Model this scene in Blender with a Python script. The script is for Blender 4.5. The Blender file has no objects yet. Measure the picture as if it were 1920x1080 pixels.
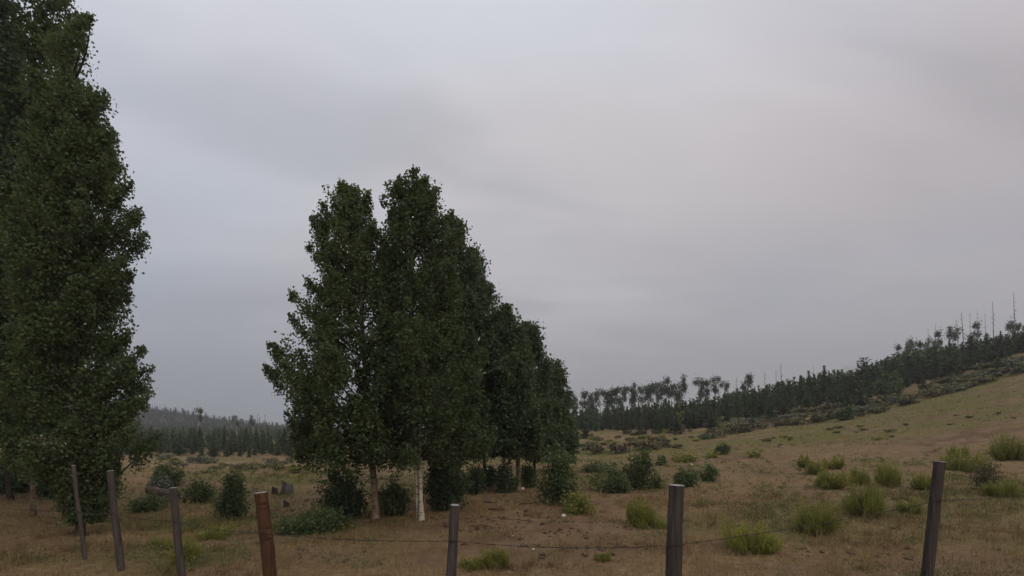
import bpy, math, random
import numpy as np
from mathutils import Vector

R = math.radians
rng = np.random.default_rng(7)
random.seed(7)
scene = bpy.context.scene
col = scene.collection

# ------------------------------------------------------------------ camera
CAM_Z, FPX, CX, HY = 2.0, 960.0, 960.0, 800.0      # 1920-px photo: focal length, centre column, horizon row
cam_d = bpy.data.cameras.new('camera')
cam_d.sensor_width = 36.0
cam_d.lens = 18.0
cam_d.shift_y = (HY - 540.0) / 1920.0
cam_d.clip_start = 0.05
cam_d.clip_end = 9000.0
cam = bpy.data.objects.new('camera', cam_d)
cam.location = (0, 0, CAM_Z)
cam.rotation_euler = (R(90), 0, 0)
col.objects.link(cam)
scene.camera = cam

# ------------------------------------------------------------------ sky: smoky overcast
to_sun = Vector((0.55, -0.65, 0.62)).normalized()
SUN_EL = math.asin(to_sun.z)
SUN_ROT = math.atan2(to_sun.x, to_sun.y)
world = bpy.data.worlds.new('World')
scene.world = world
world.use_nodes = True
nt = world.node_tree
nt.nodes.clear()


def nd(tree, typ, **kw):
    n = tree.nodes.new(typ)
    for k, v in kw.items():
        setattr(n, k, v)
    return n


def mth(tree, op, a, b=None, clamp=False):
    n = tree.nodes.new('ShaderNodeMath')
    n.operation = op
    n.use_clamp = clamp
    for i, v in enumerate((a, b)):
        if v is None:
            continue
        if isinstance(v, (int, float)):
            n.inputs[i].default_value = v
        else:
            tree.links.new(v, n.inputs[i])
    return n.outputs[0]


def mixc(tree, fac, a, b, mode='MIX'):
    n = tree.nodes.new('ShaderNodeMix')
    n.data_type = 'RGBA'
    n.blend_type = mode
    for i, v in ((0, fac), (6, a), (7, b)):
        if isinstance(v, (int, float)):
            n.inputs[i].default_value = v
        elif isinstance(v, tuple):
            n.inputs[i].default_value = (*v, 1.0)
        else:
            tree.links.new(v, n.inputs[i])
    return n.outputs[2]


def ramp(tree, fac, stops):
    n = tree.nodes.new('ShaderNodeValToRGB')
    els = n.color_ramp.elements
    while len(els) < len(stops):
        els.new(0.5)
    for e, (p, c) in zip(els, stops):
        e.position = p
        e.color = (*c, 1.0) if isinstance(c, tuple) else (c, c, c, 1.0)
    n.color_ramp.interpolation = 'EASE'
    tree.links.new(fac, n.inputs[0])
    return n.outputs[0]


sky = nd(nt, 'ShaderNodeTexSky', sky_type='NISHITA', sun_disc=False)
sky.sun_elevation = SUN_EL
sky.sun_rotation = SUN_ROT
sky.altitude = 2400
sky.dust_density = 5.0
tc = nd(nt, 'ShaderNodeTexCoord')
sep = nd(nt, 'ShaderNodeSeparateXYZ')
nt.links.new(tc.outputs['Generated'], sep.inputs[0])
zz = mth(nt, 'MAXIMUM', sep.outputs[2], 0.0)
den = mth(nt, 'ADD', zz, 0.22)
cmb = nd(nt, 'ShaderNodeCombineXYZ')
nt.links.new(mth(nt, 'DIVIDE', sep.outputs[0], den), cmb.inputs[0])
nt.links.new(mth(nt, 'DIVIDE', sep.outputs[1], den), cmb.inputs[1])


def cloud(loc, rotz, scl, nscale, detail, rough, dist=0.0):
    m = nd(nt, 'ShaderNodeMapping')
    m.inputs['Location'].default_value = loc
    m.inputs['Rotation'].default_value = (0, 0, R(rotz))
    m.inputs['Scale'].default_value = scl
    nt.links.new(cmb.outputs[0], m.inputs[0])
    n = nd(nt, 'ShaderNodeTexNoise')
    n.inputs['Scale'].default_value = nscale
    n.inputs['Detail'].default_value = detail
    n.inputs['Roughness'].default_value = rough
    n.inputs['Distortion'].default_value = dist
    nt.links.new(m.outputs[0], n.inputs[0])
    return n.outputs[0]


BIG, BAND, BLUE = (-20.0, -3.2, 0), (5.3, 17.4, 0), (19.6, -12.5, 0)
c_big = cloud(BIG, 20, (1, 1, 1), 0.62, 2.0, 0.45, 0.3)
c_band = cloud(BAND, -28, (0.6, 1.7, 1), 1.0, 3.0, 0.5, 0.5)
c_fine = cloud((16.9, -6.9, 0), 10, (0.8, 1.5, 1), 2.4, 4.0, 0.5, 0.4)
cl = mth(nt, 'ADD', mth(nt, 'MULTIPLY', c_big, 0.45),
         mth(nt, 'ADD', mth(nt, 'MULTIPLY', c_band, 0.43), mth(nt, 'MULTIPLY', c_fine, 0.12)))
cloud_col = ramp(nt, cl, [(0.36, (2.50, 2.42, 2.47)), (0.48, (3.42, 3.24, 3.24)), (0.60, (4.6, 4.38, 4.32))])
blue_f = ramp(nt, cloud(BLUE, 40, (1, 1, 1), 0.7, 2.0, 0.45, 0.2), [(0.47, 0.0), (0.66, 0.45)])
cloud_col = mixc(nt, blue_f, cloud_col, (2.9, 3.3, 3.85))
# thicker smoke towards the horizon, all the way round
low = ramp(nt, zz, [(0.0, (0.52, 0.54, 0.57)), (0.16, (0.64, 0.65, 0.67)), (0.42, (0.94, 0.94, 0.94)), (0.75, (1.12, 1.13, 1.14))])
cloud_col = mixc(nt, 1.0, cloud_col, low, 'MULTIPLY')
# smoke tint: warmer and duller towards the side of the low evening sun, cooler away from it
side = mth(nt, 'ADD', mth(nt, 'MULTIPLY', sep.outputs[0], 0.5), 0.5)
cloud_col = mixc(nt, 1.0, cloud_col, ramp(nt, side, [(0.05, (1.00, 1.07, 1.16)), (0.45, (1.04, 1.04, 1.05)), (0.95, (0.86, 0.79, 0.80))]), 'MULTIPLY')
out_col = mixc(nt, 0.95, sky.outputs[0], cloud_col)
bg = nd(nt, 'ShaderNodeBackground')
bg.inputs['Strength'].default_value = 0.1
nt.links.new(out_col, bg.inputs[0])
wo = nd(nt, 'ShaderNodeOutputWorld')
nt.links.new(bg.outputs[0], wo.inputs[0])

sun_d = bpy.data.lights.new('sun', 'SUN')
sun_d.energy = 0.5
sun_d.angle = R(18)
sun_d.color = (1.0, 0.90, 0.78)
sun = bpy.data.objects.new('sun', sun_d)
sun.rotation_euler = (-to_sun).to_track_quat('-Z', 'Y').to_euler()
sun.location = (30, -40, 60)
col.objects.link(sun)

vs = scene.view_settings
vs.view_transform = 'Standard'
vs.look = 'None'
vs.exposure = 1.2
vs.gamma = 1.0
vs.use_curve_mapping = False
scene.cycles.volume_bounces = 1
scene.cycles.max_bounces = 6
scene.cycles.transparent_max_bounces = 8
scene.cycles.use_denoising = True
scene.cycles.denoising_prefilter = 'ACCURATE'


# ------------------------------------------------------------------ helpers
def vnoise(x, y, seed=0):
    xi, yi = np.floor(x).astype(np.int64), np.floor(y).astype(np.int64)
    xf, yf = x - xi, y - yi

    def h(a, b):
        n = (a * 374761393 + b * 668265263 + seed * 1442695041) & 0xFFFFFFFF
        n = ((n ^ (n >> 13)) * 1274126177) & 0xFFFFFFFF
        return ((n ^ (n >> 16)) & 0xFFFF) / 65535.0
    u, v = xf * xf * (3 - 2 * xf), yf * yf * (3 - 2 * yf)
    return (h(xi, yi) * (1 - u) + h(xi + 1, yi) * u) * (1 - v) + (h(xi, yi + 1) * (1 - u) + h(xi + 1, yi + 1) * u) * v


def fbm(x, y, seed=0, oct=4):
    s, a, t = 0, 1.0, 0
    for i in range(oct):
        s = s + a * vnoise(x * 2 ** i + 17.3 * i, y * 2 ** i - 9.1 * i, seed + i)
        t += a
        a *= 0.5
    return s / t


def sstep(a, b, x):
    t = np.clip((x - a) / (b - a), 0, 1)
    return t * t * (3 - 2 * t)


def make_mesh(name, verts, faces, mat, attrs=None, smooth=False):
    """verts (N,3); faces: list of int arrays (M,k)."""
    me = bpy.data.meshes.new(name)
    verts = np.asarray(verts, np.float32).reshape(-1, 3)
    faces = [np.asarray(f, np.int32) for f in faces if len(f)]
    me.vertices.add(len(verts))
    me.vertices.foreach_set('co', verts.ravel())
    loops = np.concatenate([f.ravel() for f in faces])
    tot = np.concatenate([np.full(len(f), f.shape[1], np.int32) for f in faces])
    st = np.concatenate([[0], np.cumsum(tot)[:-1]]).astype(np.int32)
    me.loops.add(len(loops))
    me.loops.foreach_set('vertex_index', loops)
    me.polygons.add(len(tot))
    me.polygons.foreach_set('loop_start', st)
    me.polygons.foreach_set('loop_total', tot)
    if smooth:
        me.polygons.foreach_set('use_smooth', np.ones(len(tot), bool))
    for k, v in (attrs or {}).items():
        a = me.attributes.new(k, 'FLOAT', 'POINT')
        a.data.foreach_set('value', np.asarray(v, np.float32))
    me.update(calc_edges=True)
    if mat:
        me.materials.append(mat)
    return me


def link(name, data, parent=None, label=None, cat=None, group=None, kind=None):
    o = bpy.data.objects.new(name, data)
    col.objects.link(o)
    o.parent = parent
    if label:
        o['label'] = label
    if cat:
        o['category'] = cat
    if group:
        o['group'] = group
    if kind:
        o['kind'] = kind
    return o


def tube(pts, rad, sides=7, cap=True):
    pts = np.asarray(pts, float)
    n = len(pts)
    rad = np.broadcast_to(np.asarray(rad, float), (n,))
    tan = np.gradient(pts, axis=0)
    tan /= np.linalg.norm(tan, axis=1, keepdims=True) + 1e-9
    ref = np.array([0, 1.0, 0]) if abs(tan[:, 1]).mean() < 0.8 else np.array([1.0, 0, 0])
    u = np.cross(tan, ref)
    u /= np.linalg.norm(u, axis=1, keepdims=True) + 1e-9
    w = np.cross(tan, u)
    a = np.linspace(0, 2 * np.pi, sides, endpoint=False)
    v = pts[:, None] + rad[:, None, None] * (np.cos(a)[None, :, None] * u[:, None] + np.sin(a)[None, :, None] * w[:, None])
    q = []
    for i in range(n - 1):
        for j in range(sides):
            k = (j + 1) % sides
            q.append((i * sides + j, i * sides + k, (i + 1) * sides + k, (i + 1) * sides + j))
    v = v.reshape(-1, 3)
    tri = []
    if cap:
        v = np.vstack([v, pts[-1:], pts[:1]])
        e = (n - 1) * sides
        for j in range(sides):
            k = (j + 1) % sides
            tri.append((e + j, e + k, n * sides))
            tri.append((k, j, n * sides + 1))
    return v, np.array(q), np.array(tri, int).reshape(-1, 3)


def join(pieces):
    """pieces of (verts, quads, tris) -> one (verts, [quads, tris])"""
    V, Q, T, o = [], [], [], 0
    for v, q, t in pieces:
        V.append(v)
        if len(q):
            Q.append(np.asarray(q) + o)
        if len(t):
            T.append(np.asarray(t) + o)
        o += len(v)
    return np.vstack(V), [np.vstack(Q) if Q else np.zeros((0, 4), int), np.vstack(T) if T else np.zeros((0, 3), int)]


def leaf_quads(c, size, g, elong=1.0, dirs=None, fold=0.25):
    """one folded diamond leaf per centre; random orientation unless dirs (its long axis) given"""
    n = len(c)
    size = np.broadcast_to(np.asarray(size, float), (n,))[:, None]
    a = g.normal(size=(n, 3)) if dirs is None else dirs + g.normal(size=(n, 3)) * 0.25
    a /= np.linalg.norm(a, axis=1, keepdims=True) + 1e-9
    b = np.cross(a, g.normal(size=(n, 3)))
    b /= np.linalg.norm(b, axis=1, keepdims=True) + 1e-9
    nn = np.cross(a, b)
    L = size * 0.5 * elong
    W = size * 0.5
    p0 = c - a * L
    p2 = c + a * L * 1.05
    p1 = c + b * W + nn * W * fold - a * L * 0.15
    p3 = c - b * W + nn * W * fold - a * L * 0.15
    v = np.stack([p0, p1, p2, p3], 1).reshape(-1, 3)
    f = np.arange(n * 4).reshape(-1, 4)
    return v, f


# ------------------------------------------------------------------ materials
def new_mat(name):
    m = bpy.data.materials.new(name)
    m.use_nodes = True
    m.node_tree.nodes.clear()
    return m, m.node_tree


def finish(m, t, shader):
    o = nd(t, 'ShaderNodeOutputMaterial')
    t.links.new(shader, o.inputs[0])
    return m


def principled(t, colr, rough=0.8, spec=0.2, bump=None, bstr=0.3, bdist=0.02):
    p = nd(t, 'ShaderNodeBsdfPrincipled')
    if isinstance(colr, tuple):
        p.inputs['Base Color'].default_value = (*colr, 1)
    else:
        t.links.new(colr, p.inputs['Base Color'])
    p.inputs['Roughness'].default_value = rough
    p.inputs['Specular IOR Level'].default_value = spec
    if bump is not None:
        b = nd(t, 'ShaderNodeBump')
        b.inputs['Strength'].default_value = bstr
        b.inputs['Distance'].default_value = bdist
        t.links.new(bump, b.inputs['Height'])
        t.links.new(b.outputs[0], p.inputs['Normal'])
    return p.outputs[0]


def noise(t, scale, detail=4, rough=0.55, vec=None, mscale=None, coord='Object'):
    tcn = nd(t, 'ShaderNodeTexCoord')
    src = vec or tcn.outputs[coord]
    if mscale:
        mp = nd(t, 'ShaderNodeMapping')
        mp.inputs['Scale'].default_value = mscale
        t.links.new(src, mp.inputs[0])
        src = mp.outputs[0]
    n = nd(t, 'ShaderNodeTexNoise')
    n.inputs['Scale'].default_value = scale
    n.inputs['Detail'].default_value = detail
    n.inputs['Roughness'].default_value = rough
    t.links.new(src, n.inputs[0])
    return n.outputs[0]


def attr(t, name):
    a = nd(t, 'ShaderNodeAttribute')
    a.attribute_name = name
    return a.outputs['Fac']


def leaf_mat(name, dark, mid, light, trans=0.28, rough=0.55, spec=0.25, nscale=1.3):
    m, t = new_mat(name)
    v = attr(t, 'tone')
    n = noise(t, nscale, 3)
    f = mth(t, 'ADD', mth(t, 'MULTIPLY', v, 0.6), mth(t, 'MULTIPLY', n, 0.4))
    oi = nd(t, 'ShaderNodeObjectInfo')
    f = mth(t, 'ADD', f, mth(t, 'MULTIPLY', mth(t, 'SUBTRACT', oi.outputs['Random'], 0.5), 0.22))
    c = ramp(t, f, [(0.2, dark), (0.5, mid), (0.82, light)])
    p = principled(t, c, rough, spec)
    tr = nd(t, 'ShaderNodeBsdfTranslucent')
    t.links.new(mixc(t, 0.5, c, (light[0] * 1.3, light[1] * 1.3, light[2] * 0.7)), tr.inputs[0])
    mx = nd(t, 'ShaderNodeMixShader')
    mx.inputs[0].default_value = trans
    t.links.new(p, mx.inputs[1])
    t.links.new(tr.outputs[0], mx.inputs[2])
    return finish(m, t, mx.outputs[0])


def bark_mat(name, c0, c1, c2, scale=6, stretch=(1, 1, 0.25), marks=None, bstr=0.5):
    m, t = new_mat(name)
    n = noise(t, scale, 6, 0.6, mscale=stretch)
    c = ramp(t, n, [(0.3, c0), (0.5, c1), (0.72, c2)])
    if marks:
        k = noise(t, 9, 5, 0.65, mscale=(0.7, 0.7, 2.2))
        c = mixc(t, ramp(t, k, [(0.54, 0.0), (0.60, 1.0)]), c, marks)
    n2 = noise(t, scale * 5, 5, 0.7, mscale=stretch)
    return finish(m, t, principled(t, c, 0.9, 0.1, n2, bstr, 0.01))


M = {}
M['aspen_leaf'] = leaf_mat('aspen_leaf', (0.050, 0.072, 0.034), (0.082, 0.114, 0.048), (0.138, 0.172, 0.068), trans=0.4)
M['aspen_leaf_shade'] = leaf_mat('aspen_leaf_shade_tint', (0.048, 0.072, 0.042), (0.076, 0.108, 0.056), (0.120, 0.155, 0.072), trans=0.4)  # bluer, darker copy of the aspen leaf: shade put into the leaf colour
M['bush_leaf'] = leaf_mat('bush_leaf', (0.046, 0.070, 0.030), (0.085, 0.122, 0.048), (0.165, 0.20, 0.078), nscale=3)
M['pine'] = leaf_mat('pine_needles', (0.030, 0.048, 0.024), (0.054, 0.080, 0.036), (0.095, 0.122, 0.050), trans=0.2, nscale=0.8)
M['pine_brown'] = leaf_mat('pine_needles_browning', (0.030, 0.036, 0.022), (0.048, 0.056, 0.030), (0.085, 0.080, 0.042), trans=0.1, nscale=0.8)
M['ridge_leaf'] = leaf_mat('ridge_aspen_leaf', (0.030, 0.046, 0.030), (0.050, 0.074, 0.042), (0.085, 0.110, 0.055), nscale=0.7)
M['yellow_leaf'] = leaf_mat('yellowing_leaf', (0.10, 0.12, 0.04), (0.19, 0.20, 0.065), (0.30, 0.28, 0.09), nscale=2)
M['sage'] = leaf_mat('sage_leaf', (0.060, 0.064, 0.030), (0.120, 0.118, 0.052), (0.22, 0.195, 0.085), trans=0.12, nscale=4)
M['sage_grey'] = leaf_mat('grey_sage_leaf', (0.060, 0.072, 0.055), (0.12, 0.135, 0.10), (0.20, 0.21, 0.16), trans=0.12, nscale=4)
M['sage_brown'] = leaf_mat('brown_brush_leaf', (0.050, 0.044, 0.026), (0.100, 0.084, 0.046), (0.17, 0.135, 0.07), trans=0.12, nscale=4)
M['rabbit'] = leaf_mat('rabbitbrush_stems', (0.085, 0.098, 0.030), (0.185, 0.195, 0.052), (0.38, 0.36, 0.085), trans=0.25, nscale=5)
M['weed'] = leaf_mat('weed_leaf', (0.070, 0.078, 0.030), (0.125, 0.135, 0.050), (0.22, 0.22, 0.085), nscale=2)
M['willow'] = leaf_mat('willow_leaf', (0.040, 0.062, 0.028), (0.075, 0.105, 0.045), (0.14, 0.165, 0.068), nscale=1.5)
M['bark_white'] = bark_mat('aspen_bark', (0.32, 0.27, 0.20), (0.48, 0.42, 0.32), (0.58, 0.52, 0.42), 4, (1, 1, 0.5), (0.045, 0.036, 0.03))
M['bark_brown'] = bark_mat('aspen_bark_brown', (0.11, 0.075, 0.05), (0.20, 0.145, 0.10), (0.32, 0.25, 0.18), 5, (1, 1, 0.5), (0.05, 0.038, 0.03))
M['bark_dark'] = bark_mat('dark_bark', (0.035, 0.028, 0.022), (0.07, 0.055, 0.043), (0.11, 0.09, 0.07), 6)
M['ridge_bark'] = bark_mat('pale_ridge_bark', (0.25, 0.22, 0.18), (0.40, 0.36, 0.30), (0.5, 0.46, 0.39), 2)
M['snag'] = bark_mat('weathered_dead_wood', (0.10, 0.09, 0.085), (0.18, 0.165, 0.15), (0.28, 0.26, 0.24), 3, (1, 1, 0.15))
M['burned'] = bark_mat('burned_wood', (0.035, 0.030, 0.034), (0.075, 0.066, 0.070), (0.14, 0.125, 0.13), 1, (1, 1, 0.15))
M['post_grey'] = bark_mat('weathered_post_wood', (0.042, 0.034, 0.030), (0.078, 0.064, 0.057), (0.125, 0.106, 0.096), 30, (1, 1, 0.05), None, 0.8)
M['post_dark'] = bark_mat('dark_post_wood', (0.030, 0.024, 0.022), (0.065, 0.052, 0.046), (0.11, 0.09, 0.08), 30, (1, 1, 0.05), None, 0.8)
M['post_red'] = bark_mat('reddish_post_wood', (0.050, 0.027, 0.015), (0.088, 0.046, 0.026), (0.130, 0.074, 0.043), 18, (1, 1, 0.12), (0.06, 0.03, 0.018), 0.8)
M['cut'] = bark_mat('sawn_post_end', (0.20, 0.19, 0.18), (0.30, 0.29, 0.27), (0.38, 0.37, 0.35), 30, (1, 1, 1))
M['stump'] = bark_mat('grey_stump_wood', (0.05, 0.048, 0.048), (0.15, 0.145, 0.14), (0.33, 0.32, 0.31), 6, (1, 1, 0.3))
M['log_red'] = bark_mat('rotting_red_wood', (0.045, 0.034, 0.030), (0.100, 0.070, 0.058), (0.20, 0.15, 0.13), 9, (0.15, 1, 1))
M['stone'] = bark_mat('pale_stone', (0.40, 0.38, 0.34), (0.58, 0.55, 0.50), (0.7, 0.67, 0.6), 8, (1, 1, 1))
M['clod'] = bark_mat('soil_clod', (0.05, 0.034, 0.024), (0.11, 0.072, 0.05), (0.20, 0.14, 0.10), 9, (1, 1, 1))
M['wire'] = finish(*(lambda mt: (mt[0], mt[1], principled(mt[1], (0.035, 0.028, 0.025), 0.6, 0.3)))(new_mat('rusty_wire')))


def ground_mat():
    m, t = new_mat('dry_meadow')
    g, b = attr(t, 'green'), attr(t, 'bare')
    n1 = noise(t, 0.9, 6, 0.6)
    n2 = noise(t, 7, 6, 0.65)
    tan = ramp(t, n2, [(0.3, (0.165, 0.104, 0.052)), (0.5, (0.255, 0.170, 0.090)), (0.7, (0.36, 0.250, 0.140))])
    olive = ramp(t, n2, [(0.3, (0.100, 0.093, 0.034)), (0.5, (0.152, 0.135, 0.050)), (0.7, (0.215, 0.178, 0.070))])
    soil = ramp(t, n1, [(0.35, (0.150, 0.090, 0.056)), (0.65, (0.265, 0.175, 0.115))])
    c = mixc(t, g, tan, olive)
    c = mixc(t, b, c, soil)
    c = mixc(t, attr(t, 'burn'), c, ramp(t, n1, [(0.35, (0.040, 0.036, 0.034)), (0.65, (0.085, 0.075, 0.068))]))
    h = mth(t, 'ADD', n2, mth(t, 'MULTIPLY', noise(t, 30, 4, 0.7), 0.6))
    return finish(m, t, principled(t, c, 0.95, 0.05, h, 0.9, 0.08))


M['ground'] = ground_mat()


def grass_mat(name, dry, green):
    m, t = new_mat(name)
    c = mixc(t, attr(t, 'green'), ramp(t, attr(t, 'tone'), [(0.1, dry[0]), (0.5, dry[1]), (0.9, dry[2])]),
             ramp(t, attr(t, 'tone'), [(0.1, green[0]), (0.5, green[1]), (0.9, green[2])]))
    p = principled(t, c, 0.8, 0.1)
    tr = nd(t, 'ShaderNodeBsdfTranslucent')
    t.links.new(c, tr.inputs[0])
    mx = nd(t, 'ShaderNodeMixShader')
    mx.inputs[0].default_value = 0.25
    t.links.new(p, mx.inputs[1])
    t.links.new(tr.outputs[0], mx.inputs[2])
    return finish(m, t, mx.outputs[0])


M['grass'] = grass_mat('dry_grass', ((0.15, 0.094, 0.046), (0.275, 0.180, 0.095), (0.43, 0.305, 0.17)),
                       ((0.090, 0.092, 0.030), (0.17, 0.158, 0.052), (0.28, 0.24, 0.088)))
m_, t_ = new_mat('far_rock')
M['mountain'] = finish(m_, t_, principled(t_, ramp(t_, noise(t_, 0.02, 5), [(0.3, (0.05, 0.06, 0.05)), (0.7, (0.12, 0.12, 0.10))]), 1, 0))


# ------------------------------------------------------------------ terrain
def P(px, py, d):
    return ((px - CX) / FPX * d, d, CAM_Z + (HY - py) / FPX * d)


ctrl = [P(*a) for a in (
    (790, 975, 11), (863, 925, 15), (972, 921, 15.5), (1040, 945, 13), (1195, 915, 16.5), (1310, 903, 17.5),
    (1355, 853, 27), (1100, 836, 42), (1300, 815, 50), (1500, 780, 55), (1700, 750, 52), (1920, 672, 52),
    (1100, 806, 75), (1300, 791, 78), (1500, 757, 74), (1700, 722, 70), (1920, 655, 68),
    (1920, 985, 9), (1920, 905, 14), (1920, 805, 25), (1920, 742, 36), (1650, 885, 18), (1650, 822, 30), (1500, 850, 26),
    (1762, 1092, 6.2), (1260, 1210, 4.7), (500, 1150, 5.4), (160, 1052, 7.6),
    (300, 852, 60), (560, 868, 47), (50, 855, 60), (440, 977, 12.5), (540, 925, 17), (320, 908, 18), (290, 1000, 10),
    (150, 1000, 9.5), (0, 1005, 9.5), (720, 855, 50), (900, 845, 50), (1000, 845, 45),
    (1200, 797, 112), (1700, 716, 112), (1900, 664, 112), (1480, 757, 112), (950, 815, 112), (500, 822, 120), (150, 822, 120),
    (2300, 620, 80), (2200, 900, 16), (-500, 860, 60), (-300, 1010, 9))]
ctrl += [(0, -6, -0.05), (-15, -10, 0.1), (15, -10, 0.6), (60, -20, 4), (-60, -20, 0.3), (0, 160, -2.5), (60, 160, 6), (140, 160, 17),
         (-120, 160, -2), (140, 60, 25), (140, -20, 22), (-120, 60, -1), (-120, -20, 0.5), (-60, 20, 0.2)]
ctrl = np.array(ctrl)


def tps_fit(c):
    n = len(c)
    d2 = ((c[:, None, :2] - c[None, :, :2]) ** 2).sum(-1)
    K = 0.5 * d2 * np.log(d2 + 1e-9)
    A = np.zeros((n + 3, n + 3))
    A[:n, :n] = K + np.eye(n) * 1.5
    A[:n, n] = 1
    A[:n, n + 1:] = c[:, :2]
    A[n:, :n] = A[:n, n:].T
    return np.linalg.solve(A, np.concatenate([c[:, 2], np.zeros(3)]))


TW = tps_fit(ctrl)


def zt(x, y):
    x, y = np.atleast_1d(np.asarray(x, float)), np.atleast_1d(np.asarray(y, float))
    cx, cy = np.clip(x, -120, 140), np.clip(y, -20, 160)
    out = np.empty_like(cx)
    n = len(ctrl)
    for s in range(0, len(cx), 20000):
        xs, ys = cx[s:s + 20000], cy[s:s + 20000]
        d2 = (xs[:, None] - ctrl[None, :, 0]) ** 2 + (ys[:, None] - ctrl[None, :, 1]) ** 2
        out[s:s + 20000] = (0.5 * d2 * np.log(d2 + 1e-9)) @ TW[:n] + TW[n] + TW[n + 1] * xs + TW[n + 2] * ys
    # burned hill on the left, far off
    out += 40 * sstep(-100, -430, x) * np.exp(-((y - 345) / 120.0) ** 2)
    out -= 6 * sstep(250, 900, np.hypot(x, y)) * sstep(100, -100, x)
    # humps and hollows
    r = np.hypot(x, y)
    out += (fbm(x * 0.9, y * 0.9, 3, 3) - 0.5) * 0.16 * sstep(1.0, 6.0, r)
    out += (fbm(x * 0.22, y * 0.22, 9, 2) - 0.5) * 0.5 * sstep(14, 40, r)
    out += 0.10 * np.exp(-((x - 0.6) / 2.2) ** 2 - ((y - 11.6) / 0.8) ** 2)      # low spoil heap beside the trees
    return out


def z1(x, y):
    return float(zt(x, y)[0])


def hit(px, py):
    """ground point that the photo shows at (px,py)"""
    d = np.concatenate([np.arange(2, 40, 0.05), np.arange(40, 160, 0.25)])
    x = (px - CX) / FPX * d
    diff = CAM_Z + (HY - py) / FPX * d - zt(x, d)
    i = int(np.argmax(diff < 0))
    if diff[i] >= 0:
        i = len(d) - 1
    return x[i], d[i], z1(x[i], d[i])


def at_depth(px, d):
    x = (px - CX) / FPX * d
    return x, d, z1(x, d)


GREEN = [hit(*p)[:2] + r for p, r in (
    ((590, 900), (2.6, 1.2, 1.0)), ((1500, 812), (11, 7, 0.9)), ((1750, 760), (9, 8, 0.9)), ((1250, 840), (9, 6, 0.75)),
    ((1600, 870), (4, 2.2, 0.5)), ((1850, 800), (5, 3, 0.6)), ((1640, 960), (2.6, 1.6, 0.8)), ((1000, 860), (6, 4, 0.6)), ((580, 985), (1.5, 1.3, 0.8)),
    ((420, 985), (2.2, 1.4, 0.9)), ((400, 930), (3, 1.8, 0.8)), ((330, 1040), (1.2, .8, 0.8)), ((1430, 990), (2, 1.2, 0.7)))]
BARE = [hit(*p)[:2] + r for p, r in (
    ((1000, 990), (2.6, 1.1, 0.8)), ((1700, 850), (6, 2.2, 0.6)), ((1850, 830), (5, 3, 0.6)), ((1450, 880), (4, 2.0, 0.6)), ((600, 1040), (0.9, 0.6, 0.7)),
    ((1120, 1010), (1.8, 0.7, 0.6)), ((500, 1010), (1.0, .5, 0.6)))]


def patches(x, y, lst):
    s = np.zeros_like(x)
    for cx, cy, rx, ry, a in lst:
        s = np.maximum(s, a * np.exp(-((x - cx) / rx) ** 2 - ((y - cy) / ry) ** 2))
    return s


def green_of(x, y):
    n = fbm(x * 0.25, y * 0.25, 21, 4)
    n2 = fbm(x * 1.1, y * 1.1, 31, 3)
    base = 0.12 + 0.5 * sstep(0.48, 0.68, n) + 0.35 * sstep(0.55, 0.75, n2)
    far = (0.25 + 1.2 * (fbm(x * 0.10 + 3, y * 0.42, 23, 4) - 0.5)) * sstep(18, 40, y)
    return np.clip(base + far + patches(x, y, GREEN) * (0.6 + 0.7 * n2), 0, 1)


def bare_of(x, y):
    n = fbm(x * 0.5 + 50, y * 0.9, 41, 4)
    st = fbm(x * 0.12 + 7, y * 0.5, 43, 4)
    return np.clip(0.55 * sstep(0.56, 0.68, st) * sstep(16, 30, y) + 0.75 * sstep(0.58, 0.75, n) + patches(x, y, BARE) * (0.5 + n), 0, 1)


u = np.linspace(-math.asinh(2600 / 12), math.asinh(2600 / 12), 334)
gx = 12 * np.sinh(u)
gy = 12 * np.sinh(u) + 14 * np.exp(-(u / 3.0) ** 2)
GX, GY = np.meshgrid(gx, gy)
fx, fy = GX.ravel(), GY.ravel()
fz = zt(fx, fy)
N = len(u)
ii = np.arange(N * N).reshape(N, N)
quads = np.stack([ii[:-1, :-1], ii[:-1, 1:], ii[1:, 1:], ii[1:, :-1]], -1).reshape(-1, 4)
link('ground', make_mesh('ground', np.stack([fx, fy, fz], 1), [quads], M['ground'],
                         {'green': green_of(fx, fy), 'bare': bare_of(fx, fy), 'burn': sstep(150, 210, fy) * sstep(-60, -110, fx)}, smooth=True), kind='structure',
     label='dry tan and olive meadow ground rising to the right')

# far mountain, faint in the smoke
mx, my = np.meshgrid(np.linspace(100, 2750, 90), np.linspace(2000, 2750, 50))
mz = 270 * np.exp(-((mx - 1560) / 380) ** 2 - ((my - 2350) / 180) ** 2) + 360 * np.exp(-((mx - 2350) / 480) ** 2 - ((my - 2400) / 180) ** 2)
mz = mz * (0.9 + 0.2 * fbm(mx / 130, my / 130, 5, 4)) - 8
im = np.arange(mx.size).reshape(mx.shape)
mq = np.stack([im[:-1, :-1], im[:-1, 1:], im[1:, 1:], im[1:, :-1]], -1).reshape(-1, 4)
link('mountain', make_mesh('mountain', np.stack([mx.ravel(), my.ravel(), mz.ravel()], 1), [mq], M['mountain'], smooth=True),
     kind='structure', label='faint distant mountain fading into the smoke')


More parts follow.
